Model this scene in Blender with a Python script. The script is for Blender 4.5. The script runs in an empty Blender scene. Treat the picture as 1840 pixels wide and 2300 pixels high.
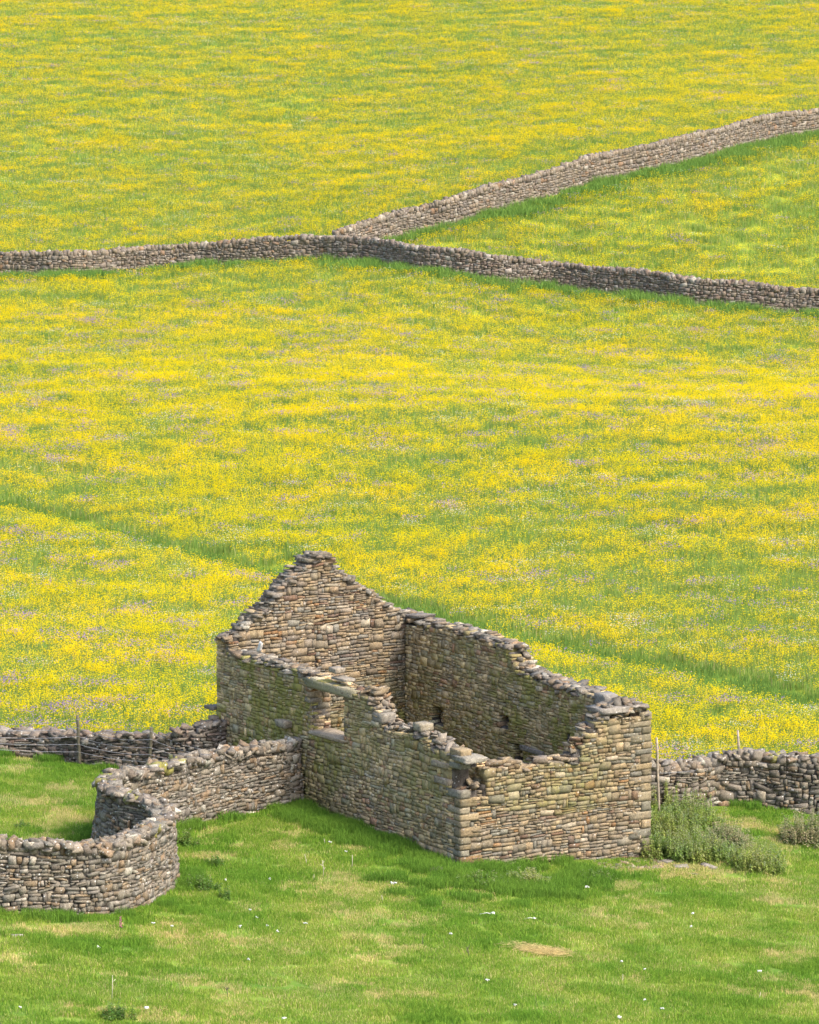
import bpy, math, random
import numpy as np
from mathutils import Vector

# ------------------------------------------------------------------ camera, world, sun
R = math.radians
scene = bpy.context.scene
COL = scene.collection
F, PITCH = 11000.0, R(8.3)          # focal length in photo pixels (photo 1840 x 2300), tilt down
ZS = 27.0                           # camera height above the datum
cam_d = bpy.data.cameras.new('camera'); cam = bpy.data.objects.new('camera', cam_d); COL.objects.link(cam)
cam.location = (0, 0, ZS); cam.rotation_euler = (math.pi/2 - PITCH, 0, 0)
cam_d.sensor_fit = 'VERTICAL'; cam_d.sensor_height = 36.0; cam_d.lens = 36.0*F/2300.0
cam_d.clip_start = 1.0; cam_d.clip_end = 6000
scene.camera = cam
scene.render.resolution_x, scene.render.resolution_y = 819, 1024

SUN_AZ = (0.80, -0.60); SUN_EL = R(50)      # horizontal direction towards the sun, elevation
world = bpy.data.worlds.new("World"); scene.world = world; world.use_nodes = True
wn = world.node_tree; wn.nodes.clear()
sky = wn.nodes.new('ShaderNodeTexSky'); sky.sky_type = 'NISHITA'; sky.sun_disc = False
sky.sun_elevation = SUN_EL; sky.sun_rotation = math.atan2(SUN_AZ[0], SUN_AZ[1]); sky.dust_density = 3.0
bg = wn.nodes.new('ShaderNodeBackground'); bg.inputs[1].default_value = 0.15
wo = wn.nodes.new('ShaderNodeOutputWorld')
wn.links.new(sky.outputs[0], bg.inputs[0]); wn.links.new(bg.outputs[0], wo.inputs[0])
sd = bpy.data.lights.new('sun', 'SUN'); sd.energy = 1.5; sd.angle = R(11.0); sd.color = (1.0, 0.95, 0.86)
sun = bpy.data.objects.new('sun', sd); COL.objects.link(sun)
sv = Vector((SUN_AZ[0]*math.cos(SUN_EL), SUN_AZ[1]*math.cos(SUN_EL), math.sin(SUN_EL)))
sun.rotation_euler = sv.to_track_quat('Z', 'Y').to_euler(); sun.location = (60, -40, 120)
scene.view_settings.view_transform = 'Standard'; scene.view_settings.look = 'None'
scene.view_settings.gamma = 1.0; scene.view_settings.exposure = 1.9
scene.render.engine = 'CYCLES'
scene.cycles.max_bounces = 5; scene.cycles.diffuse_bounces = 3; scene.cycles.transparent_max_bounces = 4

rng = np.random.default_rng(11); random.seed(5)
U = lambda a, b, n=None: rng.uniform(a, b, n)

# ------------------------------------------------------------------ projection helpers
cp, sp = math.cos(PITCH), math.sin(PITCH)
def ray(px, py):
    xc = (px-920.0)/F; yc = (1150.0-py)/F
    return np.array([xc, cp+yc*sp, -sp+yc*cp])
def at_y(px, py, Y):                       # point on the pixel's ray at forward distance Y
    d = ray(px, py); p = d*(Y/d[1]); p[2] += ZS; return p

# ------------------------------------------------------------------ terrain
XA, Z0 = None, None
A0 = ray(1035, 1955)*122.0; A0[2] += ZS
XA, Z0 = A0[0], A0[2]
ctrl = []
for X in (-22, -14, -5, 5, 14, 22):
    for Y in (80, 95, 108, 120, 131):
        ctrl.append((X, Y, Z0-0.08*(max(-15, min(15, X))-XA)))
for px, py, Y in [(0,1600,140),(0,1515,150),(500,1560,144),(1500,1720,137),(1840,1700,138),
                  (0,1150,205),(640,1300,184),(920,1375,173),(1250,1450,164),(1840,1590,150),(2300,1660,145),(-500,1060,220),
                  (0,900,262),(920,900,252),(1840,900,259),(-500,900,262),(2300,900,259),
                  (1200,1250,190),(1840,1300,180),
                  (0,614,352),(300,605,353),(750,577,350),(1250,635,341),(1840,697,333),(-500,640,348),(2300,745,328),
                  (1100,466,362),(1340,397,372),(1840,290,400),(1600,337,385),(2300,260,420),
                  (0,300,440),(920,300,430),(1840,150,470),(0,0,600),(920,0,580),(1840,0,560),(-500,0,600),(2300,0,560),(-500,300,440)]:
    p = at_y(px, py, Y); ctrl.append((p[0], p[1], p[2]))
for px in (-2500, 0, 1840, 4300):
    for Y, z in ((900, 6), (1600, 40), (3500, 150)):
        ctrl.append(((px-920)/F*Y, Y, z))
ctrl = np.array(ctrl)
def warp(X, Y): return np.stack([X/Y*9.0, np.log(Y)*3.0], -1)
CW = warp(ctrl[:,0], ctrl[:,1])
def tps(r2): return np.where(r2 > 1e-12, 0.5*r2*np.log(np.maximum(r2, 1e-12)), 0)
def _fit():
    n = len(CW); d2 = ((CW[:,None]-CW[None])**2).sum(-1)
    K = tps(d2)+np.eye(n)*2e-4; P = np.c_[np.ones(n), CW]
    M = np.block([[K, P], [P.T, np.zeros((3, 3))]])
    s = np.linalg.solve(M, np.r_[ctrl[:,2], 0, 0, 0]); return s[:n], s[n:]
TW, TA = _fit()
def _vn(x, y, seed):                       # value noise
    xi = np.floor(x).astype(np.int64); yi = np.floor(y).astype(np.int64); fx = x-xi; fy = y-yi
    fx = fx*fx*(3-2*fx); fy = fy*fy*(3-2*fy)
    def h(a, b):
        v = (a*374761393+b*668265263+seed*1442695041) & 0xffffffff
        v = ((v ^ (v >> 13))*1274126177) & 0xffffffff
        return ((v ^ (v >> 16)) & 0xffff)/65535.0
    return (h(xi,yi)*(1-fx)+h(xi+1,yi)*fx)*(1-fy)+(h(xi,yi+1)*(1-fx)+h(xi+1,yi+1)*fx)*fy
def fbm(x, y, s=1.0, seed=1, o=4):
    x = np.asarray(x, float)/s; y = np.asarray(y, float)/s; v = 0; a = 1; t = 0
    for k in range(o):
        v = v+a*_vn(x+17.3*k, y-9.1*k, seed+k); t += a; a *= .55; x = x*2.03; y = y*2.03
    return v/t
def base_z(X, Y):
    X = np.atleast_1d(np.asarray(X, float)); Y = np.atleast_1d(np.asarray(Y, float))
    out = np.empty(X.shape); xf = X.ravel(); yf = Y.ravel(); of = out.ravel()
    for i in range(0, len(xf), 20000):
        W = warp(xf[i:i+20000], yf[i:i+20000])
        d2 = ((W[:,None]-CW[None])**2).sum(-1)
        of[i:i+20000] = tps(d2)@TW+TA[0]+W@TA[1:]
    return of.reshape(X.shape)
def hit(px, py, fn=base_z, lo=88, hi=700):
    d = ray(px, py); Ys = np.geomspace(lo, hi, 500)
    zr = d[2]/d[1]*Ys+ZS; zg = fn(d[0]/d[1]*Ys, Ys)
    k = int(np.argmax(zr < zg))
    if zr[k] >= zg[k]: k = len(Ys)-1
    a, b = Ys[max(k-1, 0)], Ys[k]
    for _ in range(25):
        m = .5*(a+b)
        if d[2]/d[1]*m+ZS < fn(d[0]/d[1]*m, m)[0]: b = m
        else: a = m
    return np.array([d[0]/d[1]*b, b, d[2]/d[1]*b+ZS])
# the grassy hollow that crosses the near meadow
holl = np.array([hit(px, py) for px, py in [(-400,1045),(-150,1105),(0,1140),(150,1180),(300,1218),(470,1262),(640,1302),(780,1345),(920,1385),(1100,1428),(1300,1470),(1500,1512),(1700,1560),(1840,1592),(2100,1650)]])
def pdist(X, Y, P):                        # distance to a polyline and the signed side (+ = camera side)
    X = np.asarray(X, float); Y = np.asarray(Y, float)
    best = np.full(X.shape, 1e9); side = np.zeros(X.shape)
    for a, b in zip(P[:-1], P[1:]):
        d = b[:2]-a[:2]; L2 = (d**2).sum()+1e-9
        t = np.clip(((X-a[0])*d[0]+(Y-a[1])*d[1])/L2, 0, 1)
        qx = a[0]+t*d[0]; qy = a[1]+t*d[1]; r = np.hypot(X-qx, Y-qy)
        m = r < best; best = np.where(m, r, best); side = np.where(m, np.sign(qy-Y), side)
    return best, side
def gz(X, Y):
    X = np.atleast_1d(np.asarray(X, float)); Y = np.atleast_1d(np.asarray(Y, float))
    z = base_z(X, Y)
    r, s = pdist(X, Y, holl)
    z = z-0.24*np.exp(-((r*np.where(s > 0, 1.25, .7))/1.7)**2)
    far = np.clip((Y-135)/60, 0, 1)
    z = z+(fbm(X, Y, 6, 3, 2)-.5)*(.10+.35*far)+(fbm(X, Y, 1.1, 9, 2)-.5)*.07
    return z
def hitg(px, py): return hit(px, py, gz)

# ------------------------------------------------------------------ mesh building
class MB:
    def __init__(s): s.v = []; s.f4 = []; s.f3 = []; s.c = []; s.n = 0
    def add(s, v, f4=None, f3=None, tint=(1, 1, 1), a=0.0):
        v = np.asarray(v, float).reshape(-1, 3); s.v.append(v)
        c = np.empty((len(v), 4)); t = np.asarray(tint, float)
        c[:, :3] = t; c[:, 3] = a
        s.c.append(c)
        if f4 is not None and len(f4): s.f4.append(np.asarray(f4, np.int64)+s.n)
        if f3 is not None and len(f3): s.f3.append(np.asarray(f3, np.int64)+s.n)
        s.n += len(v)
    def mesh(s, name, mat, origin=(0, 0, 0), smooth=False):
        me = bpy.data.meshes.new(name)
        v = np.concatenate(s.v)-np.asarray(origin, float); c = np.concatenate(s.c)
        f4 = np.concatenate(s.f4) if s.f4 else np.zeros((0, 4), np.int64)
        f3 = np.concatenate(s.f3) if s.f3 else np.zeros((0, 3), np.int64)
        me.vertices.add(len(v)); me.vertices.foreach_set('co', v.astype(np.float32).ravel())
        nl = f4.size+f3.size; me.loops.add(nl)
        me.loops.foreach_set('vertex_index', np.r_[f4.ravel(), f3.ravel()].astype(np.int32))
        me.polygons.add(len(f4)+len(f3))
        st = np.r_[np.arange(len(f4))*4, len(f4)*4+np.arange(len(f3))*3].astype(np.int32)
        me.polygons.foreach_set('loop_start', st)
        if smooth: me.polygons.foreach_set('use_smooth', np.ones(len(st), bool))
        me.update(calc_edges=True)
        at = me.color_attributes.new('tint', 'FLOAT_COLOR', 'POINT')
        at.data.foreach_set('color', c.astype(np.float32).ravel())
        if mat: me.materials.append(mat)
        return me
def link(name, me, parent=None, loc=(0, 0, 0)):
    o = bpy.data.objects.new(name, me); COL.objects.link(o); o.location = loc
    if parent is not None: o.parent = parent
    return o
def tag(o, label=None, cat=None, group=None, kind=None):
    if label: o['label'] = label
    if cat: o['category'] = cat
    if group: o['group'] = group
    if kind: o['kind'] = kind
    return o
def thing(name, label, cat, loc, group=None):
    o = bpy.data.objects.new(name, None); COL.objects.link(o); o.location = loc; o.empty_display_size = .3
    return tag(o, label, cat, group)

# stone template: a cube with every face split n x n
def cube_tmpl(n):
    g = np.linspace(-1, 1, n+1); idx = {}; vs = []; fs = []
    def vid(p):
        k = tuple(np.round(p, 5))
        if k not in idx: idx[k] = len(vs); vs.append(p)
        return idx[k]
    for ax in range(3):
        for sg in (-1, 1):
            for i in range(n):
                for j in range(n):
                    q = []
                    for (di, dj) in ((0,0),(1,0),(1,1),(0,1)):
                        p = [0, 0, 0]; p[ax] = sg; p[(ax+1) % 3] = g[i+di]; p[(ax+2) % 3] = g[j+dj]; q.append(vid(tuple(p)))
                    fs.append(q if sg > 0 else q[::-1])
    return np.array(vs), np.array(fs)
T1, T2, T3 = cube_tmpl(1), cube_tmpl(2), cube_tmpl(3)
def add_stones(mb, C, T, N, Z, a, b, c, tint, moss=0.0, tm=T2, rnd=.25, jit=.12, rough=.05):
    """N stones: centre C, axes T (along) N (through) Z (up), half sizes a b c"""
    C = np.asarray(C, float).reshape(-1, 3); n = len(C)
    if n == 0: return
    bc = lambda x: np.broadcast_to(np.asarray(x, float), (n,))[:, None]
    vc = lambda x: np.broadcast_to(np.asarray(x, float), (n, 3))
    tv, tf = tm; m = len(tv)
    sph = tv/np.linalg.norm(tv, axis=1, keepdims=True)*1.28
    q = tv[None]*(1-rnd)+sph[None]*rnd; q = np.repeat(q, n, 0) if q.shape[0] == 1 else q
    cj = rng.uniform(-jit, jit, (n, 8, 3))*np.array([1, .45, 1]); w = np.ones((m, 8))
    for k in range(8):
        for ax in range(3):
            sg = 1 if (k >> ax) & 1 else -1
            w[:, k] *= (1+sg*tv[:, ax])/2
    q = q+np.einsum('mk,nkd->nmd', w, cj)+rng.uniform(-rough, rough, (n, m, 3))
    A, B, Cc = bc(a), bc(b), bc(c)
    V = C[:, None]+q[..., 0:1]*A[:, :, None]*vc(T)[:, None]+q[..., 1:2]*B[:, :, None]*vc(N)[:, None]+q[..., 2:3]*Cc[:, :, None]*vc(Z)[:, None]
    f = (tf[None]+(np.arange(n)*m)[:, None, None]).reshape(-1, 4)
    t = np.broadcast_to(np.asarray(tint, float), (n, 3)); t = np.repeat(t, m, 0)
    mo = np.repeat(np.broadcast_to(np.asarray(moss, float), (n,)), m)
    mb.add(V.reshape(-1, 3), f4=f, tint=t, a=mo)

PAL = {
 'warm': [((.33,.255,.17),5),((.28,.235,.18),4),((.38,.30,.20),3),((.34,.20,.10),.55),((.22,.14,.10),1),((.46,.40,.32),1),((.25,.24,.215),2)],
 'shade_lift': [((.27,.21,.13),5),((.23,.18,.115),4),((.29,.225,.145),3),((.22,.135,.09),1.5),((.33,.255,.15),1.5),((.23,.205,.155),2)],  # same barn stone; fill light on shaded faces put into lighter, warmer tints
 'grey': [((.29,.255,.215),5),((.25,.235,.215),4),((.36,.32,.275),3),((.31,.235,.165),2.5),((.21,.185,.165),2),((.36,.26,.17),1),((.50,.47,.43),1.0),((.62,.60,.56),.35)],
 'dark': [((.20,.165,.135),5),((.165,.14,.12),4),((.22,.17,.145),3),((.26,.24,.22),2),((.15,.115,.10),2),((.40,.37,.35),.5)],
 'far':  [((.30,.245,.19),5),((.25,.215,.18),4),((.34,.29,.24),3),((.33,.22,.14),1),((.20,.165,.14),1.5),((.44,.40,.36),1)],
}
PALG = {'warm': .53, 'shade_lift': 1.22, 'grey': .47, 'dark': .62, 'far': .46}
def tints(pal, n):
    P = PAL[pal]; w = np.array([x[1] for x in P], float); w /= w.sum()
    c = np.array([x[0] for x in P])[rng.choice(len(P), n, p=w)]
    return PALG[pal]*c*rng.uniform(.72 if pal != 'shade_lift' else .58, 1.26 if pal != 'shade_lift' else 1.45, (n, 1))*np.array([1.05, 1.0, .88])*rng.uniform(.98, 1.02, (n, 3))
def pack(L, H, band=(.2, .34), cw=(.25, .7), lay=((1, .15), (2, .5), (3, .35)), split=.35):
    out = []; t = 0
    ks = [l[0] for l in lay]; ps = np.array([l[1] for l in lay]); ps = ps/ps.sum()
    while t < H:
        bh = random.uniform(*band); s = -random.uniform(0, .3)
        while s < L:
            w = random.uniform(*cw); k = ks[int(rng.choice(len(ks), p=ps))]
            hs = rng.uniform(.7, 1.3, k); hs = hs/hs.sum()*bh; tt = t
            for h in hs:
                cuts = [s, s+w]
                if random.random() < split or (w > .5 and random.random() < .5): cuts = [s, s+w*random.uniform(.3, .7), s+w]
                for x0, x1 in zip(cuts[:-1], cuts[1:]): out.append((x0, x1, tt, tt+h))
                tt += h
            s += w
        t += bh
    return np.array(out)
def clip(P, L, top, holes, smin=0, smax=None):
    smax = L if smax is None else smax; out = []
    for s0, s1, t0, t1 in P:
        s0 = max(s0, smin); s1 = min(s1, smax)
        if s1-s0 < .05: continue
        sc = (s0+s1)/2
        if t1 > top(sc)+.03: continue
        ok = True
        for a0, a1, b0, b1 in holes:
            if t1 > b0+.02 and t0 < b1-.02 and s1 > a0 and s0 < a1:
                if t0 < b0 and b0-t0 > (t1-t0)*.5: t1 = b0; continue
                if t1 > b1 and t1-b1 > (t1-t0)*.5: t0 = b1; continue
                if s0 < a0-.06: s1 = a0
                elif s1 > a1+.06: s0 = a1
                else: ok = False; break
        if ok and s1-s0 > .05: out.append((s0, s1, t0, t1))
    return np.array(out)
def face(mb, P, fn, pal, gap=.016, depth=(.12, .2), prot=.014, tilt=.06, rnd=.03, jit=.20, moss=None, tm=T2):
    """fn(s,t) -> position on the face plane, T, N, Z"""
    if len(P) == 0: return
    n = len(P); s = (P[:,0]+P[:,1])/2; t = (P[:,2]+P[:,3])/2
    a = (P[:,1]-P[:,0])/2-gap/2; c = (P[:,3]-P[:,2])/2-gap/2
    b = U(*depth, n); pos, T, N, Z = fn(s, t+.09*(fbm(s, t*.6, 1.1, 5, 2)-.5)*2)
    th = rng.normal(0, tilt, n)[:, None]
    T2_ = T*np.cos(th)+Z*np.sin(th); Z2_ = -T*np.sin(th)+Z*np.cos(th)
    C = pos+N*(U(-prot, prot, n)-b*1.0)[:, None]
    tn = tints(pal, n); mo = np.zeros(n) if moss is None else moss(s, t)*rng.uniform(.6, 1.3, n)
    add_stones(mb, C, T2_, N, Z2_, a*1.02, b, np.maximum(c*1.03, .012), tn, mo, tm, rnd, jit)
def core(mb, L, H, inside, pos, n0, n1, st=.12, tint=(.05, .042, .034)):
    """voxel core; pos(s,t,n) -> xyz"""
    ns, nt = int(math.ceil(L/st)), int(math.ceil(H/st))
    S, Tt = np.meshgrid((np.arange(ns)+.5)*st, (np.arange(nt)+.5)*st, indexing='ij')
    M = inside(S, Tt); M = np.pad(M, 1)
    vid = {}; vs = []; fs = []
    def V(i, j, k):
        key = (i, j, k)
        if key not in vid: vid[key] = len(vs); vs.append((min(i*st, L), j*st, (n0, n1)[k]))
        return vid[key]
    for i in range(ns):
        for j in range(nt):
            if not M[i+1, j+1]: continue
            fs.append((V(i,j,0), V(i+1,j,0), V(i+1,j+1,0), V(i,j+1,0)))
            fs.append((V(i,j,1), V(i,j+1,1), V(i+1,j+1,1), V(i+1,j,1)))
            if not M[i, j+1]: fs.append((V(i,j,0), V(i,j+1,0), V(i,j+1,1), V(i,j,1)))
            if not M[i+2, j+1]: fs.append((V(i+1,j,0), V(i+1,j,1), V(i+1,j+1,1), V(i+1,j+1,0)))
            if not M[i+1, j+2]: fs.append((V(i,j+1,0), V(i+1,j+1,0), V(i+1,j+1,1), V(i,j+1,1)))
            if not M[i+1, j]: fs.append((V(i,j,0), V(i,j,1), V(i+1,j,1), V(i+1,j,0)))
    vs = np.array(vs, float)
    mb.add(pos(vs[:,0], vs[:,1], vs[:,2]), f4=fs, tint=tint)

# ------------------------------------------------------------------ materials
def newmat(name):
    m = bpy.data.materials.new(name); m.use_nodes = True; nt = m.node_tree; nt.nodes.clear()
    out = nt.nodes.new('ShaderNodeOutputMaterial'); return m, nt, out
def nd(nt, t, **kw):
    n = nt.nodes.new(t)
    for k, v in kw.items(): setattr(n, k, v)
    return n
def noise(nt, vec, scale, detail=4, rough=.55):
    n = nd(nt, 'ShaderNodeTexNoise'); n.inputs['Scale'].default_value = scale
    n.inputs['Detail'].default_value = detail; n.inputs['Roughness'].default_value = rough
    nt.links.new(vec, n.inputs['Vector']); return n.outputs['Fac']
def ramp(nt, fac, a, b, lo=0.0, hi=1.0):
    n = nd(nt, 'ShaderNodeMapRange'); n.inputs[1].default_value = a; n.inputs[2].default_value = b
    n.inputs[3].default_value = lo; n.inputs[4].default_value = hi
    nt.links.new(fac, n.inputs[0]); return n.outputs[0]
def mix(nt, fac, a, b, mode='MIX'):
    n = nd(nt, 'ShaderNodeMix', data_type='RGBA', blend_type=mode); L = nt.links
    for sock, v in ((n.inputs[0], fac), (n.inputs[6], a), (n.inputs[7], b)):
        if isinstance(v, (int, float)): sock.default_value = v
        elif isinstance(v, tuple): sock.default_value = (*v, 1) if len(v) == 3 else v
        else: L.new(v, sock)
    return n.outputs[2]
def mth(nt, op, a, b=None):
    n = nd(nt, 'ShaderNodeMath', operation=op)
    for sock, v in ((n.inputs[0], a), (n.inputs[1], b)):
        if v is None: continue
        if isinstance(v, (int, float)): sock.default_value = v
        else: nt.links.new(v, sock)
    return n.outputs[0]
def stone_mat(name, lichen=.5, mosscol=(.165, .15, .03), bump=.6):
    m, nt, out = newmat(name); L = nt.links
    geo = nd(nt, 'ShaderNodeNewGeometry'); pos = geo.outputs['Position']
    at = nd(nt, 'ShaderNodeAttribute'); at.attribute_name = 'tint'
    n1 = noise(nt, pos, 14, 5, .65); n2 = noise(nt, pos, 2.2, 3); n3 = noise(nt, pos, 45, 3, .7)
    c = mix(nt, .75, at.outputs['Color'], mix(nt, ramp(nt, n1, .3, .7), (.42, .40, .38), (1.5, 1.47, 1.42)), 'MULTIPLY')
    c = mix(nt, .8, c, mix(nt, ramp(nt, n3, .36, .64), (.62, .60, .58), (1.3, 1.29, 1.27)), 'MULTIPLY')
    c = mix(nt, mth(nt, 'MULTIPLY', ramp(nt, n2, .45, .65), .40), c, (.16, .14, .12))
    # moss
    mo = mth(nt, 'MULTIPLY', at.outputs['Alpha'], ramp(nt, mth(nt, 'ADD', mth(nt, 'MULTIPLY', n2, .7), mth(nt, 'MULTIPLY', n1, .5)), .45, .72))
    c = mix(nt, mth(nt, 'MINIMUM', mo, .9), c, mosscol)
    # pale lichen spots
    v = nd(nt, 'ShaderNodeTexVoronoi'); v.inputs['Scale'].default_value = 9; L.new(pos, v.inputs['Vector'])
    sp_ = mth(nt, 'MULTIPLY', ramp(nt, v.outputs['Distance'], .24, .16), ramp(nt, noise(nt, pos, 3.1, 2), .56-.1*lichen, .62-.1*lichen))
    sp_ = mth(nt, 'MULTIPLY', sp_, ramp(nt, n3, .35, .5))
    c = mix(nt, mth(nt, 'MULTIPLY', sp_, .75*lichen), c, (.62, .60, .55))
    c = mix(nt, mth(nt, 'MULTIPLY', ramp(nt, n3, .58, .72), .35*lichen), c, (.52, .50, .45))
    b = nd(nt, 'ShaderNodeBsdfPrincipled'); b.inputs['Roughness'].default_value = .92
    b.inputs['Specular IOR Level'].default_value = .2
    L.new(c, b.inputs['Base Color'])
    bm = nd(nt, 'ShaderNodeBump'); bm.inputs['Strength'].default_value = bump; bm.inputs['Distance'].default_value = .014
    L.new(mth(nt, 'ADD', mth(nt, 'MULTIPLY', n1, .4), mth(nt, 'ADD', n3, noise(nt, pos, 110, 2, .7))), bm.inputs['Height']); L.new(bm.outputs[0], b.inputs['Normal'])
    L.new(b.outputs[0], out.inputs[0]); return m
M_STONE = stone_mat('barn_stone', .45)
M_WALL = stone_mat('field_wall_stone', .8)
def leaf_mat(name, vary=.35, a=(.8, .95, .8), b=(1.25, 1.12, 1.0), scale=.35, trans=.35):
    m, nt, out = newmat(name); L = nt.links
    geo = nd(nt, 'ShaderNodeNewGeometry')
    at = nd(nt, 'ShaderNodeAttribute'); at.attribute_name = 'tint'
    n = noise(nt, geo.outputs['Position'], scale, 3)
    c = mix(nt, 1.0, at.outputs['Color'], mix(nt, ramp(nt, n, .35, .65), a, b), 'MULTIPLY')
    d = nd(nt, 'ShaderNodeBsdfDiffuse'); t = nd(nt, 'ShaderNodeBsdfTranslucent'); mx = nd(nt, 'ShaderNodeMixShader')
    mx.inputs[0].default_value = trans
    L.new(c, d.inputs[0]); L.new(c, t.inputs[0]); L.new(d.outputs[0], mx.inputs[1]); L.new(t.outputs[0], mx.inputs[2])
    L.new(mx.outputs[0], out.inputs[0]); return m
M_GRASS = leaf_mat('grass_blades', a=(.9, .97, .9), b=(1.15, 1.06, 1.05), scale=.5); M_MEAD = leaf_mat('meadow_plants', scale=.12, a=(.92, .97, .95), b=(1.06, 1.03, 1.05))
M_LEAF = leaf_mat('nettle_leaves', scale=1.5)
def plain(name, col, rough=.85, ns=8, var=.3, dark=(.5, .5, .5)):
    m, nt, out = newmat(name); L = nt.links
    tc = nd(nt, 'ShaderNodeTexCoord'); n = noise(nt, tc.outputs['Object'], ns, 4)
    b = nd(nt, 'ShaderNodeBsdfPrincipled'); b.inputs['Roughness'].default_value = rough
    L.new(mix(nt, ramp(nt, n, .3, .7), tuple(x*d for x, d in zip(col, dark)), col), b.inputs['Base Color'])
    L.new(b.outputs[0], out.inputs[0]); return m
M_WOOD = plain('weathered_wood', (.095, .08, .045), ns=14); M_PALEWOOD = plain('pale_wood', (.30, .24, .17), ns=14)
M_WIRE = plain('galvanised_wire', (.22, .22, .23), .5); M_WOOL = plain('sheep_wool', (.52, .50, .46), .95, 30, dark=(.8, .8, .8))
M_STALK = plain('dead_stalk', (.55, .46, .34)); M_FOX = plain('foxglove_bells', (.55, .04, .27))

# ------------------------------------------------------------------ ground
def ground():
    px = np.concatenate([np.linspace(-9000, -700, 40), np.linspace(-600, 2440, 420), np.linspace(2540, 11000, 40)])
    Y = np.concatenate([np.linspace(20, 85, 16), np.geomspace(86, 700, 640), np.geomspace(710, 4500, 60)])
    PX, YY = np.meshgrid(px, Y); X = (PX-920)/F*YY; Z = gz(X, YY)
    n, m = X.shape; i = np.arange(n*m).reshape(n, m)
    f = np.stack([i[:-1, :-1], i[:-1, 1:], i[1:, 1:], i[1:, :-1]], -1).reshape(-1, 4)
    # kind of sward: r = meadow(1)/pasture(0), g = green hollow
    mead = meadow_mask(X, YY); r, s = pdist(X, YY, holl)
    t = np.stack([mead, np.exp(-(r/2)**2), np.zeros_like(r)], -1)
    mb = MB(); mb.add(np.stack([X, YY, Z], -1), f4=f, tint=t.reshape(-1, 3))
    m_, nt, out = newmat('ground_sward'); L = nt.links
    geo = nd(nt, 'ShaderNodeNewGeometry'); pos = geo.outputs['Position']
    at = nd(nt, 'ShaderNodeAttribute'); at.attribute_name = 'tint'
    sep = nd(nt, 'ShaderNodeSeparateColor'); L.new(at.outputs['Color'], sep.inputs[0])
    n1 = noise(nt, pos, .5, 4); n2 = noise(nt, pos, 12, 3)
    past = mix(nt, ramp(nt, n1, .4, .62), (.07, .13, .02), (.14, .19, .03))
    past = mix(nt, mth(nt, 'MULTIPLY', ramp(nt, n2, .5, .7), .4), past, (.22, .19, .08))
    md = mix(nt, ramp(nt, n2, .45, .6), (.10, .15, .02), (.30, .28, .03))
    md = mix(nt, sep.outputs[1], md, (.07, .13, .02))
    b = nd(nt, 'ShaderNodeBsdfDiffuse'); L.new(mix(nt, sep.outputs[0], past, md), b.inputs[0]); L.new(b.outputs[0], out.inputs[0])
    o = link('ground', mb.mesh('ground', m_, smooth=True)); tag(o, 'green meadow and pasture ground falling to the valley and rising beyond', kind='structure')
    del o['label']; return o

# ------------------------------------------------------------------ barn geometry
Uv = np.array([-.546, .838, 0.]); Uv /= np.linalg.norm(Uv); Vv = np.array([Uv[1], -Uv[0], 0.]); Zv = np.array([0, 0, 1.])
A = A0.copy()
ZB = A[2]-.45                         # bottom of all barn walls
O_ = np.array([A[0], A[1], ZB])
def on_plane(px, py, p0, nrm):        # ray / vertical plane
    d = ray(px, py); c = np.array([0, 0, ZS]); k = ((p0-c)@nrm)/(d@nrm); return c+d*k
def st_long(px, py, p0): p = on_plane(px, py, p0, Vv); return (p-O_)@Uv, p[2]-ZB
def st_end(px, py, p0): p = on_plane(px, py, p0, Uv); return (p-O_)@Vv, p[2]-ZB
LV = st_end(1462, 1760, O_)[0]        # width of the end wall
LU = st_long(487, 1600, O_)[0]        # length of the long wall
TH = .62
print('barn', LU, LV, 'A', A)
def prof(pts):
    pts = sorted(pts); xs = np.array([p[0] for p in pts]); ys = np.array([p[1] for p in pts])
    return lambda s: np.interp(s, xs, ys)
SPL = .45                             # the rear wall runs slightly outwards, as the gable is a little wider
Ur = Uv*LU+Vv*SPL; Ur /= np.linalg.norm(Ur); Vr = np.array([Ur[1], -Ur[0], 0.]); LVG = LV+SPL
def st_rear(px, py, p0): p = on_plane(px, py, p0, Vr); return (p-O_-Vv*LV)@Ur, p[2]-ZB
fr = O_; rear = O_+Vv*LV-Vr*TH; gab = O_+Uv*(LU-TH)
top_long = prof([st_long(x, y, fr) for x, y in [(480,1458),(545,1476),(600,1492),(650,1507),(700,1524),(760,1541),(772,1552),(822,1560),(845,1592),(850,1627),(880,1640),(930,1656),(950,1662),(985,1684),(1000,1694),(1020,1694),(1040,1700)]])
top_end = prof([st_end(x, y, fr) for x, y in [(1030,1788),(1092,1786),(1096,1722),(1160,1716),(1200,1733),(1212,1733),(1218,1716),(1292,1712),(1300,1680),(1315,1662),(1330,1640),(1340,1615),(1400,1606),(1470,1600)]])
top_rear = prof([st_rear(x, y, rear) for x, y in [(880,1376),(915,1392),(1000,1412),(1060,1428),(1130,1448),(1142,1456),(1150,1485),(1165,1508),(1200,1520),(1250,1540),(1300,1556),(1340,1570),(1470,1606)]])
top_gab = prof([st_end(x, y, gab) for x, y in [(495,1450),(540,1425),(580,1390),(620,1345),(655,1305),(692,1270),(704,1253),(738,1254),(762,1286),(800,1312),(850,1346),(885,1372),(930,1385)]])
win = (st_long(772, 1600, fr)[0], st_long(697, 1600, fr)[0], st_long(735, 1655, fr)[1], st_long(735, 1545, fr)[1])
def frame(origin, T, N):
    def fn(s, t):
        s = np.asarray(s)[:, None]; t = np.asarray(t)[:, None]
        n = len(s); return origin+T*s+Zv*t, np.tile(T, (n, 1)), np.tile(N, (n, 1)), np.tile(Zv, (n, 1))
    return fn
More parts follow.
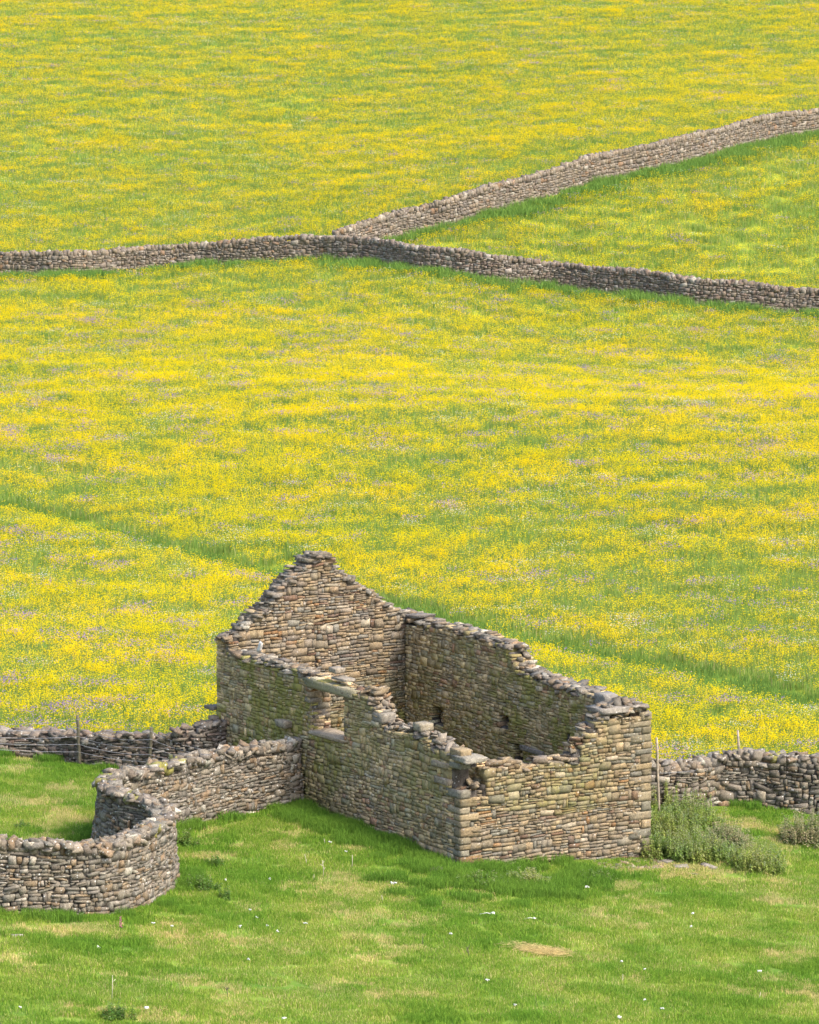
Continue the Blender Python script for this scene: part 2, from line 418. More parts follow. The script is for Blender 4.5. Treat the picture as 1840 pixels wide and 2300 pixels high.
THIN = dict(band=(.13, .25), cw=(.13, .46), lay=((1, .22), (2, .50), (3, .28)), split=.38)
def barn_wall(origin, T, N, L, top, holes, pal_out, pal_in, H, outer_moss=None, inner_moss=None, rng_s=(0, None), inner_s=(0, None), inner_only=()):
    mb = MB(); pos = lambda s, t, n: origin+np.outer(s, T)+np.outer(t, Zv)+np.outer(n, N)
    def inside(S, Tt):
        m = Tt < top(S)-.10
        for a0, a1, b0, b1 in list(holes)+list(inner_only): m &= ~((S > a0-.04) & (S < a1+.04) & (Tt > b0-.04) & (Tt < b1+.04))
        return m
    core(mb, L, H, inside, lambda s, t, n: pos(np.clip(s, .12, L-.12), t, n), -TH+.065, -.065)
    P = clip(pack(L, H, **THIN), L, lambda s: top(s)+.04*math.sin(s*9), holes, rng_s[0], rng_s[1])
    face(mb, P, frame(origin, T, N), pal_out, moss=outer_moss)
    P = clip(pack(L, H, **THIN), L, lambda s: top(s)+.04*math.sin(s*7+2), list(holes)+list(inner_only), inner_s[0], inner_s[1])
    face(mb, P, frame(origin-N*TH, T, -N), pal_in, moss=inner_moss)
    return mb
def rand_frames(n, tilt):
    th = rng.uniform(0, 2*math.pi, n); t = np.stack([np.cos(th), np.sin(th), rng.normal(0, tilt, n)], 1)
    t /= np.linalg.norm(t, axis=1, keepdims=True)
    z = np.stack([rng.normal(0, tilt, n), rng.normal(0, tilt, n), np.ones(n)], 1)
    nn = np.cross(z, t); nn /= np.linalg.norm(nn, axis=1, keepdims=True); z = np.cross(t, nn); return t, nn, z
def cap(mb, origin, T, N, s0, s1, top, pal='warm', layers=2, dens=1.0, heap=.0, size=1.0, n0=-TH, n1=0.0, tilt=.13):
    """flat loose stones lying on a broken wall head"""
    n = int((s1-s0)*TH/.045*layers*dens)
    s = U(s0, s1, n); nn = U(n0+.08, n1-.08, n)
    a = U(.08, .21, n)*size; b = U(.06, .15, n)*size; c = U(.018, .05, n)*size
    t = top(s)+U(-.10, .06, n)+heap*rng.uniform(0, 1, n)**1.5*(1-np.abs((s-(s0+s1)/2)/((s1-s0)/2))**3)
    C = origin+np.outer(s, T)+np.outer(t, Zv)+np.outer(nn, N)
    tt, nnn, z = rand_frames(n, tilt)
    add_stones(mb, C, tt, nnn, z, a, b, c, tints(pal, n), 0, T2, .04, .34, .10)
def block(mb, c, T, N, Z, a, b, h, tint, moss=0, tm=T3, rnd=.03, jit=.17, rough=.06):
    add_stones(mb, [c], T, N, Z, a, b, h, np.array([tint])*.62, moss, tm, rnd, jit, rough)

barn = thing('ruined_barn', 'roofless ruined stone barn with one pointed gable standing among the walls', 'barn', tuple(O_)); barn['kind'] = 'thing'
ORG = tuple(O_)
def bpart(name, mb, label=None, parent=None, mat=None):
    o = link(name, mb.mesh(name, mat or M_STONE, ORG), parent or barn)
    if label: o['label'] = label
    return o
# front long wall, outer face towards the left (normal -V)
mossL = lambda s, t: np.clip((s-3.4)/4, 0.40, 1)*.95*(.35+1.3*(fbm(s, t, .8, 41, 3) > .47))*np.clip(t/2.2, .35, 1)
HL = 5.0
mb = barn_wall(O_, Uv, -Vv, LU, top_long, [win, (.0, .5, st_long(1030,1782,fr)[1], st_long(1030,1732,fr)[1])], 'shade_lift', 'shade_lift', HL, mossL, None, (.34, None), (TH, LU-TH))
for side, s_ in ((0, win[0]), (1, win[1])):          # jamb stones of the opening
    Tn = -Uv if side else Uv
    P = pack(TH, win[3]-win[2], band=(.22, .34), cw=(.25, .45), lay=((2, 1),), split=0)
    P = clip(P, TH, lambda s: win[3]-win[2], [])
    face(mb, P, frame(O_+Uv*s_+Zv*win[2], Vv, Tn), 'warm', depth=(.1, .14))
s0 = st_long(845, 1600, fr)[0]
cap(mb, O_, Uv, -Vv, win[1], LU, top_long, 'grey', 2, 1.0, .04)
cap(mb, O_, Uv, -Vv, .35, s0, top_long, 'grey', 2.2, 1.2, .16, .8, tilt=.4)
cap(mb, O_, Uv, -Vv, s0, win[0]+.05, top_long, 'warm', 1.6, 1.0, .06, 1.0, tilt=.35)
# quoins
def quoins(mb, corner, da, db, z0, z1, pal, skip=()):
    z = z0; k = 0
    while z < z1:
        h = random.uniform(.13, .27)
        if not any(a < z+h/2 < b for a, b in skip):
            la, lb = (random.uniform(.5, .72), random.uniform(.26, .36)) if k % 2 else (random.uniform(.26, .36), random.uniform(.5, .72))
            c = corner+da*(la/2-.008)+db*(lb/2-.008)+Zv*(z+h/2)
            add_stones(mb, [c], da, db, Zv, la/2, lb/2, h/2-.006, tints(pal, 1), .15, T3, .0, .09, .035)
        z += h; k += 1
notch = (st_long(1030, 1782, fr)[1], st_long(1030, 1735, fr)[1])
quoins(mb, O_, Uv, Vv, 0.1, top_long(0)-.02, 'warm', [notch])
o_long = bpart('front_wall', mb, 'long side wall, mossy and greenish, with a window opening')
# end wall (outer face towards the camera right, normal -U)
mb = barn_wall(O_, Vv, -Uv, LV, top_end, [(-.1, .42, notch[0], notch[1])], 'warm', 'shade_lift', HL, lambda s, t: .55*np.exp(-((s-3.4)/1.2)**2)*(t > 1.5)+.35*np.exp(-((s-1.4)/1.1)**2)*(t > 1.8)+.05, None, (.3, LV-.3), (TH, LV-TH))
quoins(mb, O_+Vv*LV, -Vv, Uv, 0.0, top_end(LV)-.05, 'warm')
cap(mb, O_, Vv, -Uv, .6, LV-.9, top_end, 'warm', 1.6, 1, .06)
cap(mb, O_, Vv, -Uv, LV-1.6, LV-.1, top_end, 'grey', 3, 1.2, .30, .9, tilt=.3)
cap(mb, O_+Zv*0, Vv, -Uv, .12, .62, prof([(0, notch[0]+.05), (1, notch[0]+.1)]), 'warm', 1.6, 1, .08, .7, tilt=.4)
bpart('end_wall', mb, 'square end wall of warm brown stone, broken down at its left corner')
# rear wall: interior face towards the left (normal -V), at V = LV-TH
h1 = lambda x, y, w, h: (st_rear(x, y, rear)[0]-w/2, st_rear(x, y, rear)[0]+w/2, st_rear(x, y, rear)[1]-h/2, st_rear(x, y, rear)[1]+h/2)
holes_r = [h1(982, 1606, .62, .54), h1(1131, 1620, .44, .32), h1(1164, 1692, .5, .5), h1(1188, 1618, .07, .08), h1(1278, 1656, .07, .12)]
mb = barn_wall(O_+Vv*LV, Ur, Vr, LU, top_rear, [], 'shade_lift', 'shade_lift', HL+.3, None, lambda s, t: (.35+.7*np.exp(-((s-3.6)/2.2)**2))*(.4+1.2*(fbm(s, t, .9, 43, 3) > .5)), (.3, None), (TH, LU-TH), holes_r)
cap(mb, O_+Vv*LV, Ur, Vr, .1, LU-.1, top_rear, 'grey', 2, 1.0, .05)
bpart('rear_wall', mb, 'tall rear side wall, its shaded inner face with small dark holes')
mb = MB()
c = rear+Ur*st_rear(1195, 1690, rear)[0]+Zv*(st_rear(1195, 1685, rear)[1])
block(mb, c+Vr*.12, Ur, Vr, Zv, .55, .16, .065, (.24, .21, .18))
bpart('lintel', mb, 'small tilted stone lintel over the low hole in the rear wall')
# gable (inner face towards the camera, normal -U), at U = LU-TH
mb = barn_wall(O_+Uv*LU, Vv, Uv, LVG, top_gab, [], 'shade_lift', 'warm', HL+3.5, None, lambda s, t: np.clip(.25+.9*np.clip((s-2.2)/2.8, 0, 1)*np.clip((3.8-t)/2.2, 0, 1)-.1*t, 0, 1), (0, None), (.02, LVG-TH+.03))
cap(mb, O_+Uv*LU, Vv, Uv, 0, LVG, top_gab, 'grey', 3.2, 1.3, .03, 1.0, tilt=.12)
ap = st_end(722, 1250, gab)[0]
cap(mb, O_+Uv*LU, Vv, Uv, ap-.24, ap+.30, top_gab, 'grey', 3, 1.3, .10, 1.15, tilt=.15)
bpart('gable_wall', mb, 'pointed gable wall, warm stone inside, ragged flat stones up its slopes')
mb = MB()      # lintel of the window
p0 = st_long(684, 1528, fr); p1 = st_long(797, 1560, fr); dv = Uv*(p1[0]-p0[0])+Zv*(p1[1]-p0[1]); ln = np.linalg.norm(dv); T = dv/ln
block(mb, O_+Uv*(p0[0]+p1[0])/2+Zv*((p0[1]+p1[1])/2-.03)+Vv*.12, T, Vv, np.cross(T, Vv) if np.cross(T, Vv)[2] > 0 else -np.cross(T, Vv), ln/2, .16, .105, (.34, .30, .22), .5)
block(mb, O_+Uv*(st_long(750, 1540, fr)[0])+Zv*(st_long(750, 1527, fr)[1])+Vv*.3, T, Vv, Zv, .32, .17, .03, (.30, .26, .20))
block(mb, O_+Uv*(st_long(735, 1512, fr)[0])+Zv*(st_long(735, 1507, fr)[1])+Vv*.3, Uv, Vv, Zv, .17, .15, .06, (.33, .28, .21))
bpart('window_lintel', mb, 'long tilted stone lintel jutting over the window opening')
mb = MB(); block(mb, O_+Uv*((win[0]+win[1])/2+.02)+Zv*(win[2]-.0)+Vv*.3, Uv, Vv, Zv, (win[1]-win[0])/2+.10, .34, .045, (.44, .35, .24))
bpart('window_sill', mb, 'flat pale stone sill slab of the window opening')
def slab(px, py, plane, T, a, b, h, tint, nm='slab', lab=None, inn=.28, tilt=0.0, moss=0):
    mb = MB(); st = {'l': st_long, 'e': st_end, 'r': st_rear}[plane[1]](px, py, plane[0]+plane[2]*inn)
    base = (O_+Vv*LV-Vr*TH+Ur*st[0]+Zv*st[1]+Vr*inn) if plane[1] == 'r' else O_+(Uv if plane[1] == 'l' else Vv)*st[0]+Zv*st[1]+plane[2]*(inn+(plane[0]-O_)@plane[2])
    zt = Zv+T*tilt; zt /= np.linalg.norm(zt); tn = np.cross(np.cross(zt, T), zt); tn /= np.linalg.norm(tn)
    block(mb, base, tn, np.cross(zt, tn), zt, a, b, h, tint, moss); return bpart(nm, mb, lab)
slab(1055, 1704, (fr, 'l', Vv), Uv, .30, .30, .06, (.32, .29, .23), lab='thick flat slab overhanging the broken near corner', inn=.2)
slab(1010, 1715, (fr, 'l', Vv), Uv, .32, .3, .08, (.36, .29, .20), lab='block under the overhanging corner slab', inn=.25)
slab(1010, 1752, (fr, 'l', Vv), Uv, .30, .26, .08, (.34, .27, .19), inn=.2, lab='rough block above the gap at the near corner')
slab(1365, 1592, (fr, 'e', Uv), Vv, .40, .34, .075, (.30, .27, .23), lab='broad flat slab on top of the end wall', inn=.3)
slab(950, 1632, (fr, 'l', Vv), Uv, .20, .17, .10, (.34, .29, .20), lab='pale squared block on the broken side wall', inn=.22)
slab(862, 1610, (fr, 'l', Vv), Uv, .27, .2, .12, (.27, .24, .19), lab='dark squared block beside the rubble heap', inn=.2)
slab(640, 1625, (fr, 'l', Vv), Uv, .26, .16, .09, (.33, .28, .21), inn=-.06, lab='rounded boulder jutting from the side wall')
slab(481, 1588, (fr, 'l', Vv), Uv, .2, .2, .045, (.18, .16, .13), inn=.12, lab='thin slab jutting out past the far left corner')
slab(935, 1382, (rear, 'r', Vr), Ur, .5, .3, .04, (.17, .15, .13), inn=.3, tilt=.1, lab='long dark slate tilted on the rear wall corner')
slab(1362, 1570, (rear, 'r', Vr), Ur, .22, .2, .14, (.28, .26, .23), inn=.15, lab='small stack of blocks on the far right wall head')
mb = MB(); st = st_long(568, 1455, fr)
block(mb, O_+Uv*st[0]+Zv*(st[1])+Vv*.22, (Zv*.9-Uv*.45)/np.linalg.norm(Zv*.9-Uv*.45), Vv, np.cross(Vv, (Zv*.9-Uv*.45)/1.006), .15, .03, .055, (.75, .72, .68))
bpart('slate', mb, 'thin white slate standing on the wall head')

# ------------------------------------------------------------------ field walls
class Path:
    def __init__(s, pts, ds=.1):
        P = np.array([p[:2] for p in pts]); Q = []
        for i in range(len(P)-1):
            p0, p1, p2, p3 = P[max(i-1, 0)], P[i], P[i+1], P[min(i+2, len(P)-1)]
            for t in np.linspace(0, 1, 24, endpoint=False):
                Q.append(.5*((2*p1)+(-p0+p2)*t+(2*p0-5*p1+4*p2-p3)*t*t+(-p0+3*p1-3*p2+p3)*t**3))
        Q.append(P[-1]); Q = np.array(Q); d = np.r_[0, np.cumsum(np.linalg.norm(np.diff(Q, axis=0), axis=1))]
        s.L = d[-1]; s.s = np.arange(0, s.L, ds); s.x = np.interp(s.s, d, Q[:,0]); s.y = np.interp(s.s, d, Q[:,1])
        s.z = gz(s.x, s.y); k = np.ones(15)/15; s.z = np.convolve(np.pad(s.z, 7, 'edge'), k, 'valid')
        tx, ty = np.gradient(s.x), np.gradient(s.y); l = np.hypot(tx, ty); s.tx, s.ty = tx/l, ty/l
        s.P = np.stack([s.x, s.y, s.z], 1)
    def at(s, q):
        f = lambda a: np.interp(q, s.s, a); p = np.stack([f(s.x), f(s.y), f(s.z)], -1)
        t = np.stack([f(s.tx), f(s.ty), np.zeros_like(f(s.tx))], -1); t /= np.linalg.norm(t, axis=-1, keepdims=True)
        return p, t
def field_wall(name, label, pts, height, wid=(.36, .25), pal='grey', pk=None, tm=T2, both=True, cope=True, cope_size=1.0, flip=False, st=.15, mat=None, moss=.0, group=None, ragged=0.0, mosspts=(), cope_rnd=.22, loose=0):
    """pts: base line in world; height(s) function; wid = half width at base and top"""
    pa = Path(pts); L = pa.L; HM = float(np.max(height(np.linspace(0, L, 50))))+.5; sg = -1 if flip else 1
    b0 = -.3                                  # starts below the turf
    def hw(t): return wid[0]+(wid[1]-wid[0])*np.clip(t+b0, 0, 2)/1.5
    def pos(s, t, n):                         # n in -1..1 across
        p, T = pa.at(s); N = np.stack([T[:,1]*sg, -T[:,0]*sg, 0*T[:,0]], -1)
        return p+Zv*(t+b0)[:, None]+N*(n*hw(t))[:, None]
    def fn(sd):
        def g(s, t):
            p, T = pa.at(s); N = np.stack([T[:,1]*sg, -T[:,0]*sg, 0*T[:,0]], -1)*sd; p = p+N*(.10*(fbm(s, t, .9, 31+sd, 3)-.5))[:, None]
            Nn = N+Zv*.07; Nn /= np.linalg.norm(Nn, axis=1, keepdims=True)
            return p+Zv*(t+b0)[:, None]+N*hw(t)[:, None], T, Nn, np.tile(Zv, (len(s), 1))
        return g
    org = tuple(pa.at(np.array([L/2]))[0][0]); root = thing(name, label, 'wall', org, group); root['kind'] = 'thing'
    mb = MB(); top = lambda s: height(s)-b0-(.16*cope_size if cope else .04)
    core(mb, L, HM+.4, lambda S, Tt: Tt < top(S)-.06, pos, -.72, .72, st)
    pk = pk or dict(band=(.22, .38), cw=(.2, .5), lay=((1, .18), (2, .5), (3, .32)), split=.4)
    mo = (lambda s, t: np.full(len(s), moss)) if moss else None
    for sd in ((1, -1) if both else (1,)):
        P = clip(pack(L, HM+.4, **pk), L, lambda s: top(s)+ragged*math.sin(s*5.3)*math.sin(s*1.7+1), [])
        face(mb, P, fn(sd), pal, gap=.012, depth=(.1, .17), prot=.035, tilt=.12, rnd=.05, jit=.32, tm=tm, moss=mo)
    root_w = link('stonework', mb.mesh('stonework', mat or M_WALL, org), root)
    mb = MB()
    if cope:
        s = 0; ss = []; aa = []
        while s < L:
            w = random.uniform(.05, .14)*cope_size; ss.append(s+w); aa.append(w); s += 2*w+.008
        ss = np.array(ss); aa = np.array(aa); n = len(ss)
        for row in (0, 1):
            p, T = pa.at(ss+row*.05); N = np.stack([T[:,1]*sg, -T[:,0]*sg, 0*T[:,0]], -1)
            le = rng.normal(0, .30, n)[:, None]; Z2 = Zv+T*le; Z2 /= np.linalg.norm(Z2, axis=1, keepdims=True)
            T2_ = np.cross(N, Z2); c = U(.09, .16, n)*cope_size; b = U(.10, .17, n) if row == 0 else U(.10, .16, n)
            off = (.10 if row == 0 else -.10)*np.ones(n)+U(-.03, .03, n)
            C = p+Zv*(height(ss)-.13*cope_size+U(-.05, .06, n))[:, None]+N*off[:, None]
            mv = np.zeros(n)
            for (q0, q1) in mosspts: mv = np.where((ss > q0) & (ss < q1), 1.6, mv)
            add_stones(mb, C, T2_, N, Z2, aa, b, c, tints(pal, n)*1.12, mv, tm, cope_rnd*.6, .42, .12)
    if loose or not cope:
        n = int(L*(loose or 26)); s = U(0, L, n); p, T = pa.at(s); N = np.stack([T[:,1], -T[:,0], 0*T[:,0]], -1)
        tt, nn, z = rand_frames(n, .3)
        add_stones(mb, p+N*U(-.25, .25, n)[:, None]+Zv*(height(s)-U(-.02, .14, n))[:, None], tt, nn, z, U(.07, .24, n)*(.7 if cope else 1), U(.06, .14, n), U(.025, .07, n), tints(pal, n)*1.05, 0, T2, .04, .38, .1)
    link('coping_stones' if cope else 'loose_top_stones', mb.mesh('cope', mat or M_WALL, org), root)
    return pa, root
def hp(pa_pts, hs):                           # height profile from (pixel-free) fractions
    return None
S_PX = [(-140,2040),(-60,2043),(0,2046),(100,2050),(200,2050),(260,2042),(310,2022),(350,1998),(372,1975),(362,1956),(330,1943),(280,1930),(248,1914),(238,1898),(252,1885),(300,1872),(400,1850),(500,1830),(600,1812),(664,1802)]
S_W = [hitg(x, y) for x, y in S_PX]
paS, oS = field_wall('dry_stone_wall', 'pale grey dry stone wall winding in an S bend up to the barn', S_W, lambda s: 1.66+.04*np.sin(np.asarray(s)*1.3)+.22*(fbm(s, 0*np.asarray(s), 1.2, 19, 3)-.5), pal='grey', cope_size=.8, wid=(.36, .20), moss=.06, loose=26, pk=dict(band=(.13, .25), cw=(.11, .38), lay=((1, .25), (2, .5), (3, .25)), split=.42),
    mosspts=((9.7, 10.0), (11.6, 12.4), (14.6, 15.0), (15.4, 15.7), (6.2, 6.5)))
LB_W = [hitg(x, y) for x, y in [(-160,1688),(-60,1690),(0,1692),(100,1703),(180,1716),(260,1727),(350,1735),(430,1741)]]
LB_W.append(O_+Uv*(LU-.2)+Vv*.15)
Lb = Path(LB_W).L
paLB, oLB = field_wall('dry_stone_wall', 'low dark tumbled dry stone wall left of the barn behind the wire fence', LB_W,
    prof([(0, .5), (.2*Lb, .55), (.47*Lb, .80), (.7*Lb, .98), (.8*Lb, 1.0), (.86*Lb, 1.28), (Lb, 1.5)]), pal='dark', cope=False, wid=(.36, .28), ragged=.05, pk=dict(band=(.16, .26), cw=(.16, .5), lay=((1, .2), (2, .5), (3, .3)), split=.3))
RB_W = [O_+Vv*(LV-.3)+Uv*7.2]+[hitg(x, y) for x, y in [(1500,1812),(1600,1806),(1700,1810),(1770,1817),(1840,1825),(1920,1834),(2020,1845)]]
Lr = Path(RB_W).L
paRB, oRB = field_wall('dry_stone_wall', 'grey dry stone wall right of the barn behind the nettles, orange moss on top', RB_W,
    prof([(0, 1.1), (.35*Lr, 1.2), (.5*Lr, 1.22), (.62*Lr, 1.45), (.8*Lr, 1.52), (Lr, 1.6)]), pal='grey', cope_size=.95, cope_rnd=.3, loose=10, pk=dict(band=(.16, .3), cw=(.14, .42), lay=((1, .25), (2, .5), (3, .25)), split=.4), flip=False, wid=(.36, .27), moss=.05,
    mosspts=((.60*Lr, .62*Lr), (.70*Lr, .72*Lr)))
FARK = dict(band=(.26, .42), cw=(.22, .55), lay=((1, .3), (2, .6), (3, .1)), split=.25)
FL_W = [hitg(x, y+8) for x, y in [(-260,622),(-120,618),(0,613),(150,613),(300,604),(430,595),(560,585),(700,577),(752,577)]]
paFL, oFL = field_wall('dry_stone_wall', 'far dry stone wall crossing the meadow from the left edge to the junction', FL_W, lambda s: 1.80+.05*np.sin(np.asarray(s)*.7)+.12*(fbm(s, 0*np.asarray(s), 3, 4, 3)-.5), pal='far', pk=FARK, both=False, cope_size=1.5, cope_rnd=.22, st=.25, group='far field walls between the buttercup meadows')
FR_W = [hitg(x, y+8) for x, y in [(752,577),(850,585),(950,600),(1100,620),(1250,636),(1400,652),(1550,670),(1700,686),(1840,698),(1960,708),(2100,720)]]
paFR, oFR = field_wall('dry_stone_wall', 'far dark shaded dry stone wall running from the junction to the right edge', FR_W, lambda s: 1.74+.05*np.sin(np.asarray(s)*.6)+.16*(fbm(s, 0*np.asarray(s), 2, 8, 3)-.5), pal='dark', pk=FARK, both=False, cope_size=1.45, cope_rnd=.22, st=.25, group='far field walls between the buttercup meadows')  # shade on the side turned from the sun put into darker tints
FD_W = [hitg(752, 581)]+[hitg(x, y+8) for x, y in [(870,533),(950,511),(1050,484),(1180,447),(1340,397),(1500,363),(1650,325),(1740,304),(1840,291),(1960,282),(2100,272)]]
paFD, oFD = field_wall('dry_stone_wall', 'farthest pale brown dry stone wall climbing to the upper right edge', FD_W, lambda s: 1.98+.05*np.sin(np.asarray(s)*.5)+.14*(fbm(s, 0*np.asarray(s), 3, 14, 3)-.5), pal='far', pk=FARK, both=False, cope_size=1.5, cope_rnd=.22, st=.25, group='far field walls between the buttercup meadows')

# ------------------------------------------------------------------ where is what
pastP = np.array([p[:2] for p in LB_W]+[p[:2] for p in RB_W])
_o = np.argsort(pastP[:,0]); pastP = pastP[_o]
def meadow_mask(X, Y):
    return (Y > np.interp(X, pastP[:,0], pastP[:,1])).astype(float)
def barn_dist(X, Y):
    d = np.stack([X-O_[0], Y-O_[1]], -1); u = d@Uv[:2]; v = d@Vv[:2]
    ox = np.maximum(np.maximum(-u, u-LU), 0); oy = np.maximum(np.maximum(-v, v-LV), 0)
    ins = (u > 0) & (u < LU) & (v > 0) & (v < LV)
    return np.where(ins, -np.minimum(np.minimum(u, LU-u), np.minimum(v, LV-v)), np.hypot(ox, oy)), u, v
ground()
def px_of(X, Y, Z):
    c = np.stack([X, Y, Z-ZS], -1); xc = c[..., 0]; yf = c[..., 1]*cp-c[..., 2]*sp; up = c[..., 1]*sp+c[..., 2]*cp
    return 920+F*xc/yf, 1150-F*up/yf

# ------------------------------------------------------------------ patches of grass and flowers
def blades(mb, n, Rr, h, w, cols, lean=.35, cx=0, cy=0, seg=2):
    r = Rr*np.sqrt(rng.uniform(0, 1, n)); th = U(0, 2*math.pi, n); x = cx+r*np.cos(th); y = cy+r*np.sin(th)
    hh = U(h[0], h[1], n); ww = U(w[0], w[1], n)/2; fa = U(0, 2*math.pi, n); ld = U(0, 2*math.pi, n); le = U(0, lean, n)*hh
    dx, dy = np.cos(fa)*ww, np.sin(fa)*ww; lx, ly = np.cos(ld)*le, np.sin(ld)*le; z0 = -.04*np.ones(n)
    P = [np.stack([x-dx, y-dy, z0], 1), np.stack([x+dx, y+dy, z0], 1),
         np.stack([x+dx*.8+lx*.3, y+dy*.8+ly*.3, hh*.6], 1), np.stack([x-dx*.8+lx*.3, y-dy*.8+ly*.3, hh*.6], 1),
         np.stack([x+lx, y+ly, hh*(1-le/hh*.25)], 1)]
    V = np.stack(P, 1).reshape(-1, 3); b = np.arange(n)[:, None]*5
    c = np.array([k[0] for k in cols]); pw = np.array([k[1] for k in cols], float); pw /= pw.sum()
    ct = c[rng.choice(len(c), n, p=pw)]*rng.uniform(.8, 1.2, (n, 1)); ct = np.repeat(ct, 5, 0)
    mb.add(V, f4=b+np.array([0, 1, 2, 3]), f3=b+np.array([3, 2, 4]), tint=ct)
def heads(mb, n, Rr, h, r, col, flat=.6, var=.15):
    rr = Rr*np.sqrt(rng.uniform(0, 1, n)); th = U(0, 2*math.pi, n); c = np.stack([rr*np.cos(th), rr*np.sin(th), U(h[0], h[1], n)], 1)
    r = U(r[0], r[1], n)
    o = np.array([[1,0,.4],[-.3,.95,.4],[-.8,-.6,.4],[0,0,-.7],[.1,0,.5]]); o = o*np.array([1, 1, flat])
    a = U(0, 6.28, n); ca, sa = np.cos(a), np.sin(a)
    q = np.stack([o[:,0][None]*ca[:,None]-o[:,1][None]*sa[:,None], o[:,0][None]*sa[:,None]+o[:,1][None]*ca[:,None], np.repeat(o[None,:,2], n, 0)], -1)
    V = c[:, None]+q*r[:, None, None]; b = np.arange(n)[:, None]*5
    f = np.concatenate([b+np.array(t) for t in ([0,1,4],[1,2,4],[2,0,4],[1,0,3],[2,1,3],[0,2,3])])
    t = np.array(col)*rng.uniform(1-var, 1+var, (n, 1)); mb.add(V.reshape(-1, 3), f3=f, tint=np.repeat(t, 5, 0))
G1, G2, G3, STR, DK = (.105,.19,.04), (.17,.265,.05), (.25,.31,.065), (.44,.37,.16), (.07,.13,.025)
YEL = (.86,.675,.008)
def clusters(mb, n, R_=.5):
    for k in range(n):
        a = U(0, 6.28); r = R_*math.sqrt(U(0, 1)); sub = MB(); heads(sub, int(rng.integers(2, 7)), .09, (.28, .50), (.017, .028), YEL, var=.12)
        v = np.concatenate(sub.v)+np.array([r*math.cos(a), r*math.sin(a), U(-.05, .04)]); mb.add(v, f3=np.concatenate(sub.f3), tint=np.concatenate(sub.c)[:, :3])
def src(name, mb, mat):
    return bpy.data.objects.new(name, mb.mesh(name, mat))
def scatter(name, pts, rot, scl, var, sources, label, kind='stuff'):
    me = bpy.data.meshes.new(name); me.vertices.add(len(pts)); me.vertices.foreach_set('co', pts.astype(np.float32).ravel())
    a = me.attributes.new('rotv', 'FLOAT_VECTOR', 'POINT'); r3 = np.zeros((len(pts), 3), np.float32); r3[:, 2] = rot; a.data.foreach_set('vector', r3.ravel())
    a = me.attributes.new('sclv', 'FLOAT_VECTOR', 'POINT'); a.data.foreach_set('vector', scl.astype(np.float32).ravel())
    a = me.attributes.new('kindv', 'INT', 'POINT'); a.data.foreach_set('value', var.astype(np.int32))
    me.update(); o = link(name, me); tag(o, label, kind=kind)
    ng = bpy.data.node_groups.new(name, 'GeometryNodeTree')
    ng.interface.new_socket('Geometry', in_out='INPUT', socket_type='NodeSocketGeometry'); ng.interface.new_socket('Geometry', in_out='OUTPUT', socket_type='NodeSocketGeometry')
    gi = ng.nodes.new('NodeGroupInput'); go = ng.nodes.new('NodeGroupOutput'); jn = ng.nodes.new('GeometryNodeJoinGeometry')
    def na(n, t):
        x = ng.nodes.new('GeometryNodeInputNamedAttribute'); x.data_type = t; x.inputs[0].default_value = n; return x.outputs[0]
    rv = na('rotv', 'FLOAT_VECTOR'); sv_ = na('sclv', 'FLOAT_VECTOR'); kv = na('kindv', 'INT')
    er = ng.nodes.new('FunctionNodeEulerToRotation'); ng.links.new(rv, er.inputs[0])
    for k, so in enumerate(sources):
        cmp_ = ng.nodes.new('FunctionNodeCompare'); cmp_.data_type = 'INT'; cmp_.operation = 'EQUAL'
        ng.links.new(kv, cmp_.inputs[2]); cmp_.inputs[3].default_value = k
        oi = ng.nodes.new('GeometryNodeObjectInfo'); oi.inputs[0].default_value = so; oi.inputs[1].default_value = True
        ip = ng.nodes.new('GeometryNodeInstanceOnPoints')
        ng.links.new(gi.outputs[0], ip.inputs['Points']); ng.links.new(cmp_.outputs[0], ip.inputs['Selection'])
        ng.links.new(oi.outputs['Geometry'], ip.inputs['Instance']); ng.links.new(er.outputs[0], ip.inputs['Rotation']); ng.links.new(sv_, ip.inputs['Scale'])
        ng.links.new(ip.outputs[0], jn.inputs[0])
    ng.links.new(jn.outputs[0], go.inputs[0])
    md = o.modifiers.new('scatter', 'NODES'); md.node_group = ng; return o
def sample_area(Y0, Y1, dens, px0=-260, px1=2100):
    n = int((px1-px0)/F*(Y1*Y1-Y0*Y0)/2*dens)
    Y = np.sqrt(U(Y0*Y0, Y1*Y1, n)); X = (U(px0, px1, n)-920)/F*Y; return X, Y

walls_near = [paS.P, paLB.P, paRB.P]; walls_far = [paFL.P, paFR.P, paFD.P]
